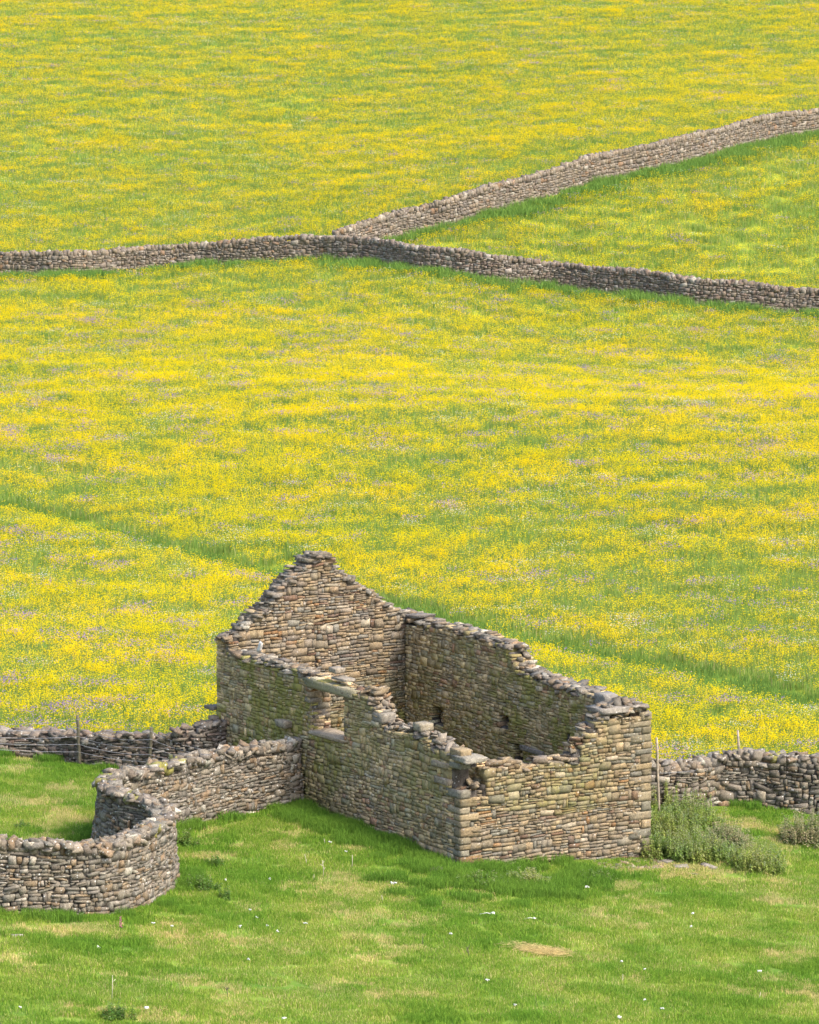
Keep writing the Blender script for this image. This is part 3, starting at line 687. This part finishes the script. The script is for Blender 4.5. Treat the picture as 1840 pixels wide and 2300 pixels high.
# --- meadow
def meadow():
    S = []
    cg = [(G1, 2), (G2, 4), (G3, 4), (STR, 1.2)]
    for (nb, nf, seed) in ((75, 15, 0), (90, 8, 0), (105, 3, 0)):
        mb = MB(); blades(mb, nb, .5, (.20, .42), (.009, .017), cg, .5)
        clusters(mb, nf)
        heads(mb, 3, .5, (.3, .5), (.012, .018), (.34, .17, .08))
        S.append(src('buttercup_patch', mb, M_MEAD))
    mb = MB(); blades(mb, 90, .5, (.20, .42), (.009, .017), cg, .5); heads(mb, 16, .5, (.25, .4), (.014, .022), YEL)
    heads(mb, 17, .32, (.32, .50), (.020, .030), (.38, .20, .58)); heads(mb, 7, .5, (.32, .48), (.02, .03), (.52, .36, .40)); clusters(mb, 6)
    S.append(src('cranesbill_patch', mb, M_MEAD))
    mb = MB(); blades(mb, 90, .5, (.22, .45), (.012, .022), cg, .5); heads(mb, 25, .5, (.25, .4), (.014, .022), YEL)
    heads(mb, 10, .35, (.32, .46), (.018, .028), (.75, .75, .68)); heads(mb, 7, .5, (.3, .46), (.015, .022), (.55, .36, .28))
    S.append(src('white_flower_patch', mb, M_MEAD))
    mb = MB(); blades(mb, 150, .5, (.25, .55), (.014, .026), [(G1, 4), ((.09,.17,.03), 1), (G2, 5)], .5); S.append(src('lush_grass_patch', mb, M_MEAD))
    mb = MB(); blades(mb, 150, .5, (.10, .22), (.012, .02), [(G1, 3), (G2, 5), (G3, 1)], .6); heads(mb, 3, .5, (.12, .2), (.012, .018), YEL); S.append(src('short_grass_patch', mb, M_MEAD))
    X, Y = sample_area(128, 660, 4.4); sc = np.clip((Y/165)**.68, 1, None); k = U(0, 1, len(X)) < 1/sc**2
    X, Y, sc = X[k], Y[k], sc[k]
    m = meadow_mask(X, Y) > .5; bd, _, _ = barn_dist(X, Y); m &= bd > .5
    X, Y, sc = X[m], Y[m], sc[m]
    wd = np.full(len(X), 1e9); front = np.full(len(X), 1e9)
    for W in walls_far:
        d, s = pdist(X, Y, W[::6]); wd = np.minimum(wd, d); front = np.minimum(front, np.where(s > 0, d, 1e9))
    for W in walls_near[1:]:
        d, s = pdist(X, Y, W[::4]); wd = np.minimum(wd, d+.1)
    k = wd > np.where(front < 1e8, .9, .75); X, Y, sc, front, wd = X[k], Y[k], sc[k], front[k], wd[k]
    n1 = fbm(X, Y, 7, 21, 4); n2 = fbm(X, Y, 1.6, 33, 3); q = .5*n1+.5*n2+U(-.14, .14, len(X))
    
    q = q-.075*np.clip((215-Y)/35, 0, 1)*np.clip((X+4)/4, .35, 1)*np.clip((Y-143)/10, 0, 1)
    var = np.where(q > .475, 0, np.where(q > .39, 1, 2))
    n3 = fbm(X, Y, 1.6, 55, 3); n4 = fbm(X, Y, 12, 77, 2)
    var = np.where((n3 > .69-.12*n4*(Y < 330)) & (U(0, 1, len(X)) < .6), 3, var); n5 = fbm(X, Y, 2.0, 91, 3)
    var = np.where((n5 > .66) & (U(0, 1, len(X)) < .5), 4, var)
    hd, hs = pdist(X, Y, holl); hw = (np.where(hs > 0, 1.2, 2.2)+.9*(fbm(X, Y, 2, 7, 3)-.5)+U(-.3, .3, len(X)))*np.where(X < 0, .68, .85)
    inh = hd < hw; var = np.where(inh & (U(0, 1, len(X)) < .985), 6, var)
    wf = np.clip((3.9+3.4*(fbm(X, Y, 3, 5, 3)-.5)-front)/1.6, 0, 1)*np.where(Y < 240, 0, 1); var = np.where(U(0, 1, len(X)) < wf, 5, var)
    z = gz(X, Y); s = sc*U(.85, 1.15, len(X)); hz = U(.8, 1.2, len(X))*np.where(var == 5, 1.15, 1.0)*np.minimum(sc, 1.25)
    scatter('meadow_flowers', np.stack([X, Y, z], 1), U(0, 6.28, len(X)), np.stack([s, s, hz], 1), var, S, 'dense yellow buttercups, grasses and small lilac flowers of the hay meadow')
    print('meadow', len(X))
meadow()
# --- pasture
def pasture():
    P1, P2, P3 = (.10,.195,.026), (.15,.255,.03), (.225,.305,.045)
    S = []
    def gp(n, h, w, c, R_=.32, lean=.7):
        mb = MB(); blades(mb, n, R_, h, w, c, lean); S.append(src('grass_patch', mb, M_GRASS))
    gp(230, (.05, .12), (.007, .013), [(P2, 4), (P3, 4), (P1, 2), (STR, .4)])
    gp(230, (.04, .10), (.007, .013), [(P2, 2), (P3, 5), (STR, 2)])
    gp(230, (.04, .09), (.007, .013), [(STR, 5), ((.5,.40,.17), 2), (P3, 3)])
    gp(260, (.07, .15), (.008, .014), [(P1, 4), (DK, .3), (P2, 5)])
    gp(300, (.12, .28), (.009, .015), [(P1, 5), (DK, 1), ((.12,.22,.03), 3)])
    X, Y = sample_area(92, 133, 13)
    m = meadow_mask(X, Y) < .5; bd, u, v = barn_dist(X, Y); m &= (bd > .12) | (bd < -.75)
    X, Y, bd, u, v = X[m], Y[m], bd[m], u[m], v[m]
    dS, sS = pdist(X, Y, paS.P[::3]); dO = np.minimum(pdist(X, Y, paLB.P[::4])[0], pdist(X, Y, paRB.P[::4])[0]); wd = np.minimum(dS, dO)
    k = wd > .42; X, Y, bd, u, v, wd, dS = X[k], Y[k], bd[k], u[k], v[k], wd[k], dS[k]
    n1 = fbm(X, Y, 2.4, 61, 4); n2 = fbm(X*.6, Y, .8, 67, 3); n = len(X)
    px, py = px_of(X, Y, gz(X, Y))
    q = .4*n1+.6*n2
    q = q+U(-.09, .09, n); var = np.where(q > .64, 3, np.where(q > .46, 0, 1)); 
    var = np.where((fbm(X, Y, 1.8, 71, 3) > .63) & (U(0, 1, n) < .5), 2, var)
    for ax, ay, rx, ry, pr in [(1225,2145,50,14,1),(470,1925,60,12,.6),(640,1870,80,12,.4),(760,1985,110,26,.6),(900,2055,120,30,.45),(1600,1958,90,22,.75),(1480,1945,60,14,.8),(40,1800,60,12,.7),(200,2090,200,20,.45),(1820,2240,70,14,.6),(1400,2200,60,10,.3),(300,2200,120,15,.25)]:
        g = np.exp(-((px-ax)/rx)**2-((py-ay)/ry)**2); var = np.where(U(0, 1, n) < pr*g*1.3, 2, var)
    lush = ((v < 0) & (v > -1.7) & (u > -.5) & (u < LU) & (bd < 1.3+1.0*(n1-.5)+U(-.4, .4, n))) | ((u < 0) & (u > -1.5) & (v > -1) & (U(0, 1, n) < np.clip((LV*.62-v)/1.4, 0, 1)) & (bd < .75+1.2*(n2-.5)+U(-.3, .3, n)))
    var = np.where(lush & (U(0, 1, n) < .85), 4, var)
    for ax, ay, rx, ry in [(1050,1985,130,26),(1330,1975,70,14),(1180,2010,90,14),(60,1990,0.1,.1)]:
        g = np.exp(-((px-ax)/rx)**2-((py-ay)/ry)**2); var = np.where(U(0, 1, n) < g, 4, var)
    foot = wd < .8; var = np.where(foot & (U(0, 1, n) < .75), np.where(fbm(X, Y, 1.0, 15, 3) > .5, 4, 3), var)
    s = U(.75, 1.15, n)*np.clip(np.minimum(wd, np.where(bd > 0, bd+.25, 9))/.6, .5, 1)
    hz = U(.75, 1.25, n)
    scatter('pasture_grass', np.stack([X, Y, gz(X, Y)], 1), U(0, 6.28, n), np.stack([s, s, hz], 1), var, S, 'short grazed green grass with darker tufts and dry straw patches')
    print('pasture', n)
pasture()

# ------------------------------------------------------------------ nettles and other plants
def nettle(px, py, Rr, h, ns, label, tone=0, group='nettle clumps in the pasture', name='nettle_clump', leafy=.9):
    ns = int(ns*.72); h = h*.84
    p = hitg(px, py); root = thing(name, label, 'plant', tuple(p), group); root['kind'] = 'thing'
    sb, lb = MB(), MB()
    rr = Rr*1.3*rng.uniform(0, 1, ns)**.66; th = U(0, 6.283, ns); bx = p[0]+rr*np.cos(th)*1.0; by = p[1]+rr*np.sin(th)
    bz = gz(bx, by); hh = h*U(.4, 1.25, ns)*(1-.25*(rr/Rr)**2); lx = (rr/Rr)*np.cos(th)*.15*hh+rng.normal(0, .06, ns)*hh; ly = (rr/Rr)*np.sin(th)*.15*hh+rng.normal(0, .06, ns)*hh
    w = .006
    V = np.stack([np.stack([bx-w, by, bz-.05], 1), np.stack([bx+w, by, bz-.05], 1), np.stack([bx+lx+w*.5, by+ly, bz+hh], 1), np.stack([bx+lx-w*.5, by+ly, bz+hh], 1),
                  np.stack([bx, by-w, bz-.05], 1), np.stack([bx, by+w, bz-.05], 1), np.stack([bx+lx, by+ly+w*.5, bz+hh], 1), np.stack([bx+lx, by+ly-w*.5, bz+hh], 1)], 1).reshape(-1, 3)
    b = np.arange(ns)[:, None]*8; sb.add(V, f4=np.concatenate([b+np.array([0,1,2,3]), b+np.array([4,5,6,7])]), tint=(.16, .18, .06))
    nl = int(15*leafy)
    greens = [((.13,.18,.045), 3), ((.18,.235,.06), 4), ((.25,.28,.09), 2)] if tone == 0 else ([((.07,.13,.03), 4), ((.11,.18,.04), 3)] if tone == 2 else [((.19,.20,.11), 4), ((.25,.22,.14), 3), ((.15,.19,.09), 2)])
    c = np.array([g[0] for g in greens]); pw = np.array([g[1] for g in greens], float); pw /= pw.sum()
    for k in range(nl):
        f = .12+.86*(k+.5)/nl; f = np.clip(f+U(-.04, .04, ns), 0, 1)
        x = bx+lx*f; y = by+ly*f; z = bz+hh*f; a = U(0, 6.283, ns); L_ = U(.05, .10, ns)*(1.25-.75*f); W = L_*.32; dr = U(-.5, .35, ns)
        for o in (0, math.pi):
            d = np.stack([np.cos(a+o), np.sin(a+o), dr], 1); q = np.stack([-np.sin(a+o), np.cos(a+o), 0*a], 1)
            P = np.stack([x, y, z], 1)
            Vv_ = np.stack([P, P+d*(L_*.5)[:, None]+q*W[:, None], P+d*L_[:, None]-Zv*(L_*.25)[:, None], P+d*(L_*.5)[:, None]-q*W[:, None]], 1).reshape(-1, 3)
            bb = np.arange(ns)[:, None]*4; t = c[rng.choice(len(c), ns, p=pw)]*rng.uniform(.75, 1.25, (ns, 1))
            lb.add(Vv_, f4=bb+np.array([0, 1, 2, 3]), tint=np.repeat(t, 4, 0))
    # seed tassels near the tips
    for k in range(8 if tone != 2 else 2):
        f = U(.72, 1.03, ns); x = bx+lx*f; y = by+ly*f; z = bz+hh*f; a = U(0, 6.283, ns); L_ = U(.03, .07, ns)
        d = np.stack([np.cos(a), np.sin(a), U(-.6, .5, ns)], 1); P = np.stack([x, y, z], 1)
        Vv_ = np.stack([P, P+d*L_[:, None]+Zv*.006, P+d*L_[:, None]-Zv*.008], 1).reshape(-1, 3)
        t = np.array((.36,.30,.20) if tone == 1 else (.28,.30,.17))*rng.uniform(.7, 1.3, (ns, 1))
        lb.add(Vv_, f3=np.arange(ns)[:, None]*3+np.array([0, 1, 2]), tint=np.repeat(t, 3, 0))
    for o in (link('stems', sb.mesh('stems', M_LEAF, p), root), link('leaves', lb.mesh('leaves', M_LEAF, p), root)): o['kind'] = 'stuff'
G_N = 'nettle clumps right of the barn'; G_L = 'nettle clumps by the winding wall'
for a in [
  (1496, 1818, .45, .85, 110, 'dark green nettle clump against the wall just right of the barn', 0, G_N),
  (1560, 1806, .50, .85, 120, 'leafy nettle clump at the wall foot between the two right fence posts', 0, G_N),
  (1618, 1800, .45, .80, 110, 'green nettle clump at the wall foot just left of the tall right fence post', 0, G_N),
  (1672, 1792, .40, .42, 90, 'low dark broad-leaved clump at the wall foot right of the tall fence post', 2, G_N),
  (1745, 1806, .35, .65, 60, 'climbing green nettles against the wall by the thin leaning stake', 2, G_N),
  (1500, 1878, .55, 1.05, 190, 'tall grey-green nettles touching the corner of the barn, behind the front ones', 0, G_N),
  (1560, 1862, .60, 1.05, 190, 'tall grey-green nettles in the middle of the big nettle patch', 0, G_N),
  (1500, 1928, .55, .85, 190, 'front left clump of the big nettle patch beside the barn corner', 0, G_N),
  (1565, 1930, .60, .90, 220, 'front middle clump of the big nettle patch behind the fallen slab', 0, G_N),
  (1636, 1902, .48, .72, 190, 'brown-topped nettle clump on the right side of the big patch', 1, G_N),
  (1700, 1955, .55, .85, 220, 'separate nettle clump standing nearest the camera right of the barn', 0, G_N),
  (1615, 1925, .30, .65, 80, 'small nettle clump filling the gap before the nearest clump', 0, G_N),
  (1822, 1893, .60, .95, 230, 'brown-flowered dock and nettle clump at the right edge of the photo', 1, G_N),
  (1775, 1885, .28, .55, 50, 'sparse light green nettles left of the brown clump at the right edge', 0, G_N),
  (410, 1902, .28, .50, 50, 'dark nettle clump against the winding wall where it bends towards the barn', 2, G_L),
  (456, 2000, .32, .45, 60, 'dark nettle clump in the grass right of the bend of the wall', 2, G_L),
  (484, 1945, .18, .40, 22, 'thin upright nettles between the two darker clumps beside the wall', 2, G_L),
  (506, 2020, .15, .40, 16, 'few thin nettle stems right of the dark clump in the pasture', 2, G_L),
  (108, 2046, .16, .42, 30, 'small nettle clump growing at the wall foot near the left edge', 2, G_L),
  (265, 2290, .26, .45, 40, 'dark thistly clump near the bottom edge left of centre', 2, G_L),
  (48, 1860, .14, .3, 20, 'tiny dark weed behind the wall near the left edge', 2, G_L),
  (1085, 1990, .50, .42, 120, 'tall green weeds at the near corner of the end wall', 2, 'weeds at the foot of the end wall'),
  (1190, 1985, .45, .40, 110, 'feathery seeding weeds below the middle of the end wall', 0, 'weeds at the foot of the end wall'),
  (1345, 1980, .35, .35, 90, 'dark low nettles below the right part of the end wall', 2, 'weeds at the foot of the end wall')]:
    nettle(*a)

# ------------------------------------------------------------------ fences
def tube(mb, pts, r, n=6, tint=(1, 1, 1), r1=None):
    pts = [np.asarray(p, float) for p in pts]; m = len(pts); V = []
    for i, p in enumerate(pts):
        d = pts[min(i+1, m-1)]-pts[max(i-1, 0)]; d /= np.linalg.norm(d)
        a = np.cross(d, [0.3, 1, .1] if abs(d[1]) < .9 else [1, 0, 0]); a /= np.linalg.norm(a); b = np.cross(d, a)
        rr = r+((r1 if r1 is not None else r)-r)*i/(m-1)
        V += [p+(a*math.cos(t)+b*math.sin(t))*rr for t in np.linspace(0, 2*math.pi, n, endpoint=False)]
    V += [pts[0], pts[-1]]; f4 = [(i*n+j, i*n+(j+1) % n, (i+1)*n+(j+1) % n, (i+1)*n+j) for i in range(m-1) for j in range(n)]
    f3 = [(m*n, (j+1) % n, j) for j in range(n)]+[(m*n+1, (m-1)*n+j, (m-1)*n+(j+1) % n) for j in range(n)]
    mb.add(V, f4=f4, f3=f3, tint=tint)
def top_at(px, py, base):                     # height of the pixel's ray above the base, at the base's distance
    d = ray(px, py); return np.array([d[0]/d[1]*base[1], base[1], d[2]/d[1]*base[1]+ZS])
def post(root, b, t, r, org, mat=None, name='post'):
    mb = MB(); n = 5; tube(mb, [b+(t-b)*k/n+np.array([rng.normal(0, .006), rng.normal(0, .006), 0]) for k in range(n+1)], r, 9, r1=r*.88)
    return link(name, mb.mesh(name, mat or M_WOOD, org), root)
posts = []
for (bx, by, tx, ty) in [(-120, 1702, -124, 1600), (179, 1722, 174, 1606), (333, 1741, 341, 1634), (528, 1752, 527, 1680)]:
    b = hitg(bx, by); posts.append((b-Zv*.1, top_at(tx, ty, b)))
org = tuple(posts[1][0]); rf = thing('wire_fence', 'wire fence on dark wooden posts before the low wall left of the barn', 'fence', org); rf['kind'] = 'thing'
for b, t in posts: post(rf, b, t, .05 if b is not posts[3][0] else .03, org)
for k in range(5):
    f = (.34, .48, .62, .78, .93)[k]; pts = []
    for (b0, t0), (b1, t1) in zip(posts[:-1], posts[1:]):
        p0 = b0+(t0-b0)*f-np.array([0, .06, 0]); p1 = b1+(t1-b1)*f-np.array([0, .06, 0])
        for q in np.linspace(0, 1, 9)[:-1]: pts.append(p0*(1-q)+p1*q-Zv*(.05+.03*k)*4*q*(1-q))
    pts.append(p1); mb = MB(); tube(mb, pts, .0055, 4); link('wire', mb.mesh('wire', M_WIRE, org), rf)
rp = []
for (bx, by, tx, ty) in [(1481, 1826, 1475, 1657), (1664, 1800, 1658, 1640)]:
    b = hitg(bx, by); rp.append((b-Zv*.1, top_at(tx, ty, b)))
org = tuple(rp[0][0]); rf = thing('wire_fence', 'two thin pale fence posts with a wire before the wall right of the barn', 'fence', org); rf['kind'] = 'thing'
for b, t in rp: post(rf, b, t, .036, org, M_PALEWOOD)
mb = MB()
for f in (.55, .8):
    p0 = rp[0][0]+(rp[0][1]-rp[0][0])*f; p1 = rp[1][0]+(rp[1][1]-rp[1][0])*f
    tube(mb, [p0*(1-q)+p1*q-Zv*.2*q*(1-q) for q in np.linspace(0, 1, 9)], .005, 4)
link('wire', mb.mesh('wire', M_WIRE, org), rf)
b = hitg(1753, 1800); t = top_at(1738, 1730, b+np.array([0, .3, 0])); mb = MB(); tube(mb, [b, (b+t)/2+np.array([.01, 0, 0]), t], .016, 6, r1=.012)
o = link('wooden_stake', mb.mesh('wooden_stake', M_PALEWOOD, b), loc=tuple(b)); tag(o, 'thin pale stake leaning against the wall near the right edge', 'stake')

# ------------------------------------------------------------------ loose stones
def lstone(px, py, a, b, c, yaw, tint, label, name='loose_stone', tiltx=.0, grp='loose stones lying in the grass round the barn'):
    tint = tuple(x*.62 for x in tint)
    p = hitg(px, py); mb = MB(); T = np.array([math.cos(yaw), math.sin(yaw), tiltx]); T /= np.linalg.norm(T)
    N = np.cross(Zv, T); N /= np.linalg.norm(N); Z = np.cross(T, N)
    add_stones(mb, [p+Zv*c*.5], T, N, Z, a, b, c, np.array([tint]), 0, T3, .15, .18, .05)
    o = link(name, mb.mesh(name, M_STONE, p), loc=tuple(p)); return tag(o, label, 'stone', grp)
lstone(975, 1960, .17, .12, .09, .3, (.28, .24, .17), 'flat tan stone in the long grass at the foot of the side wall')
lstone(1594, 1950, .20, .10, .05, -.5, (.32, .28, .24), 'pale angular slab propped in the grass before the nettle patch', tiltx=-.2)
lstone(1530, 1949, .19, .16, .04, .1, (.30, .27, .23), 'low flat stone midway between barn corner and propped slab')
lstone(1500, 1938, .15, .12, .05, .7, (.26, .23, .19), 'rounded flat stone close to the barn corner')
lstone(1556, 1966, .14, .06, .035, -.4, (.22, .19, .16), 'small dark stone in the bare soil below the flat one')
lstone(1524, 1924, .08, .06, .06, .2, (.36, .33, .29), 'small pale stone at the edge of the nettles')
lstone(1555, 1934, .09, .07, .04, 1.2, (.24, .21, .18), 'small grey stone half under the front nettles')
lstone(1680, 1955, .12, .06, .04, .1, (.27, .24, .20), 'small stone showing under the nearest nettle clump')
lstone(38, 2105, .15, .08, .04, .1, (.50, .42, .34), 'pinkish pale stone in the grass near the left edge')
mb = MB(); n = 150; sx = U(1330, 1500, n); sy = 1944+U(-9, 9, n)+(sx-1400)*-.02
Pp = np.array([hitg(x, y) for x, y in zip(sx, sy)]); bd_, _, _ = barn_dist(Pp[:,0], Pp[:,1]); Pp = Pp[bd_ > .02]; n = len(Pp)
tt, nn, z = rand_frames(n, .2); add_stones(mb, Pp+Zv*.015, tt, nn, z, U(.03, .13, n), U(.03, .09, n), U(.015, .035, n), tints('warm', n), 0, T2, .15, .25, .08)
tag(link('rubble', mb.mesh('rubble', M_STONE, Pp[0]), loc=tuple(Pp[0])), 'small rubble spilled along the foot of the end wall', kind='stuff')

# ------------------------------------------------------------------ wool scraps, dead stalks, hay, foxglove
for px, py, sz, lab in [(884,1990,2.0,'elongated white wool scrap in the grass below the long side wall'),(1104,2059,2.2,'white wool scrap with a trailing strand below the near corner weeds'),
    (221,2134,2.0,'big white wool scrap on the grass below the foxglove'),(332,2270,1.9,'big white wool scrap near the bottom edge left of centre'),(741,1897,1.3,'white wool scrap nearest the long side wall'),
    (1319,1998,1.5,'white wool scrap in the grass just below the end wall'),(1705,2188,1.5,'white wool scrap farthest right in the pasture'),(1393,2292,1.6,'white wool scrap at the bottom edge right of centre'),
    (607, 1981, 1.2, 'small wool scrap on the straw-coloured bank below the forked stalk'),
    (506, 1982, 1.0, 'small wool scrap just above the thin nettle stems by the wall'),
    (344, 2080, 1.2, 'small wool scrap to the right of the foxglove'),
    (385, 2086, 1.2, 'small wool scrap second to the right of the foxglove'),
    (540, 2087, 1, 'left one of three small wool scraps lying in a row in mid pasture'),
    (600, 2086, 1.1, 'middle one of three small wool scraps lying in a row in mid pasture'),
    (624, 2098, 1.1, 'right one of three small wool scraps lying in a row in mid pasture'),
    (562, 2051, 0.9, 'upper one of two tiny wool scraps above the row of three'),
    (577, 2067, 0.9, 'lower one of two tiny wool scraps above the row of three'),
    (686, 2081, 1.1, 'small wool scrap alone to the right of the row of three'),
    (558, 2161, 1, 'small wool scrap right of the brown dock stalk near the bottom left'),
    (47, 2270, 1.1, 'small wool scrap in the lower left corner of the photo'),
    (638, 2294, 1.3, 'small wool scrap on the very bottom edge left of centre'),
    (118, 2066, 1.1, 'small wool scrap at the foot of the S bend wall near the left edge'),
    (1202, 2070, 1.2, 'small wool scrap right of the one with the trailing strand'),
    (1012, 2104, 1.2, 'small wool scrap right of the thin pale stalk in mid pasture'),
    (1396, 2166, 1.1, 'small wool scrap above the white leaning stick'),
    (1449, 2184, 1.1, 'small wool scrap to the right of the white leaning stick'),
    (1095, 2208, 1.2, 'small wool scrap below the brown dock stalk in mid pasture'),
    (1157, 2263, 1, 'small wool scrap near the bottom edge, right of centre, nearest the middle'),
    (1448, 2253, 1, 'upper one of two wool scraps near the bottom edge right of centre'),
    (1488, 2272, 1, 'lower one of two wool scraps near the bottom edge right of centre'),
    (1556, 2058, 1, 'upper one of two small wool scraps in the right part of the pasture'),
    (1552, 2087, 1, 'lower one of two small wool scraps in the right part of the pasture'),
    (777, 1918, 1, 'tiny wool scrap beside the straight pale stalk below the side wall')]:
    p = hitg(px, py); sz *= .54; mb = MB(); k = 5; c = np.stack([U(-.05, .05, k)*sz, U(-.03, .03, k)*sz, .06+U(-.01, .03, k)], 1)
    tt, nn, z = rand_frames(k, .4); add_stones(mb, p+c, tt, nn, z, U(.02, .04, k)*sz, U(.015, .03, k)*sz, U(.012, .022, k)*sz, (.8, .78, .74), 0, T2, .6, .3, .2)
    if 'strand' in lab: tube(mb, [p+np.array([-.28, 0, .06]), p+np.array([-.12, .02, .09]), p+np.array([0, 0, .07])], .012, 5)
    tag(link('wool_tuft', mb.mesh('wool_tuft', M_WOOL, p, smooth=True), loc=tuple(p)), lab, 'wool', 'scraps of sheep wool lying in the pasture')
for px, py, pt, br, lab in [(729,1897,1884,0,'short pale dead stalk nearest the barn side wall'),(689,1943,1919,0,'pale dead stalk left of the forked one below the side wall'),(727,1969,1932,3,'forked pale dead stalk standing below the long side wall'),
    (790,1952,1920,0,'straight pale dead stalk right of the forked one'),(703,1982,1964,0,'leaning pale dead stalk below the forked one'),(859,2027,2010,0,'short pale dead stalk below the elongated wool scrap'),
    (1052,2150,2126,4,'brown dead dock stalk in the middle of the pasture'),(1396,2208,2188,0,'white leaning stick in the pasture right of centre'),(1704,2243,2228,0,'short white stick near the lower right corner'),
    (949,2126,2104,0,'thin pale dead stalk left of the brown dock stalk'),(251,2245,2190,1,'tall thin dead stalk near the bottom left'),(512,2240,2211,4,'brown dead dock stalk near the bottom left of centre')]:
    p = hitg(px, py); t = top_at(px+random.uniform(-5, 5), pt, p); mb = MB(); tube(mb, [p-Zv*.03, (p+t)/2+np.array([.012, 0, 0]), t], .009, 5, r1=.005)
    for k in range(br):
        q = p+(t-p)*random.uniform(.3, .8); tube(mb, [q, q+np.array([random.choice((-1, 1))*random.uniform(.03, .09), 0, random.uniform(.03, .1)])], .006, 4)
    tag(link('dead_stalk', mb.mesh('dead_stalk', M_STALK if 'brown' not in lab else M_WOOD, p), loc=tuple(p)), lab, 'stalk', 'dead stalks standing in the pasture')
p = hitg(1208, 2140); mb = MB(); n = 1500; x = rng.normal(0, .30, n); y = rng.normal(0, .16, n)-x*.25; a = U(0, 3.14, n); l = U(.05, .13, n)
q0 = np.stack([p[0]+x, p[1]+y, gz(p[0]+x, p[1]+y)+.05+U(0, .07, n)], 1); d = np.stack([np.cos(a), np.sin(a), rng.normal(0, .2, n)], 1)*l[:, None]
V = np.stack([q0-d, q0+d, q0+d+Zv*.007, q0-d+Zv*.007], 1).reshape(-1, 3); tc = np.array((.50,.40,.18))*rng.uniform(.7, 1.25, (n, 1))
mb.add(V, f4=np.arange(n)[:, None]*4+np.array([0, 1, 2, 3]), tint=np.repeat(tc, 4, 0))
tag(link('hay_wisp', mb.mesh('hay_wisp', M_GRASS, p), loc=tuple(p)), 'flattened wisp of dry yellow hay lying in the middle of the pasture', 'hay')
p = hitg(271, 2092); fx = thing('foxglove', 'single magenta foxglove standing in the grass below the S bend wall', 'flower', tuple(p)); fx['kind'] = 'thing'
mb = MB(); tube(mb, [p, p+Zv*.32], .008, 5, tint=(.12, .2, .05), r1=.004); blades(MB(), 1, .1, (.1, .2), (.01, .02), [(G1, 1)]); link('stem', mb.mesh('stem', M_LEAF, p), fx)
mb = MB()
for k in range(14):
    a = k*2.4; z = .12+.018*k; r = .03*(1-.035*k); c0 = p+np.array([math.cos(a)*.008, math.sin(a)*.008, z]); c1 = c0+np.array([math.cos(a)*r, math.sin(a)*r, -r*.8]); tube(mb, [c0, c1], .006, 6, r1=r*.42)
link('bells', mb.mesh('bells', M_FOX, p), fx)
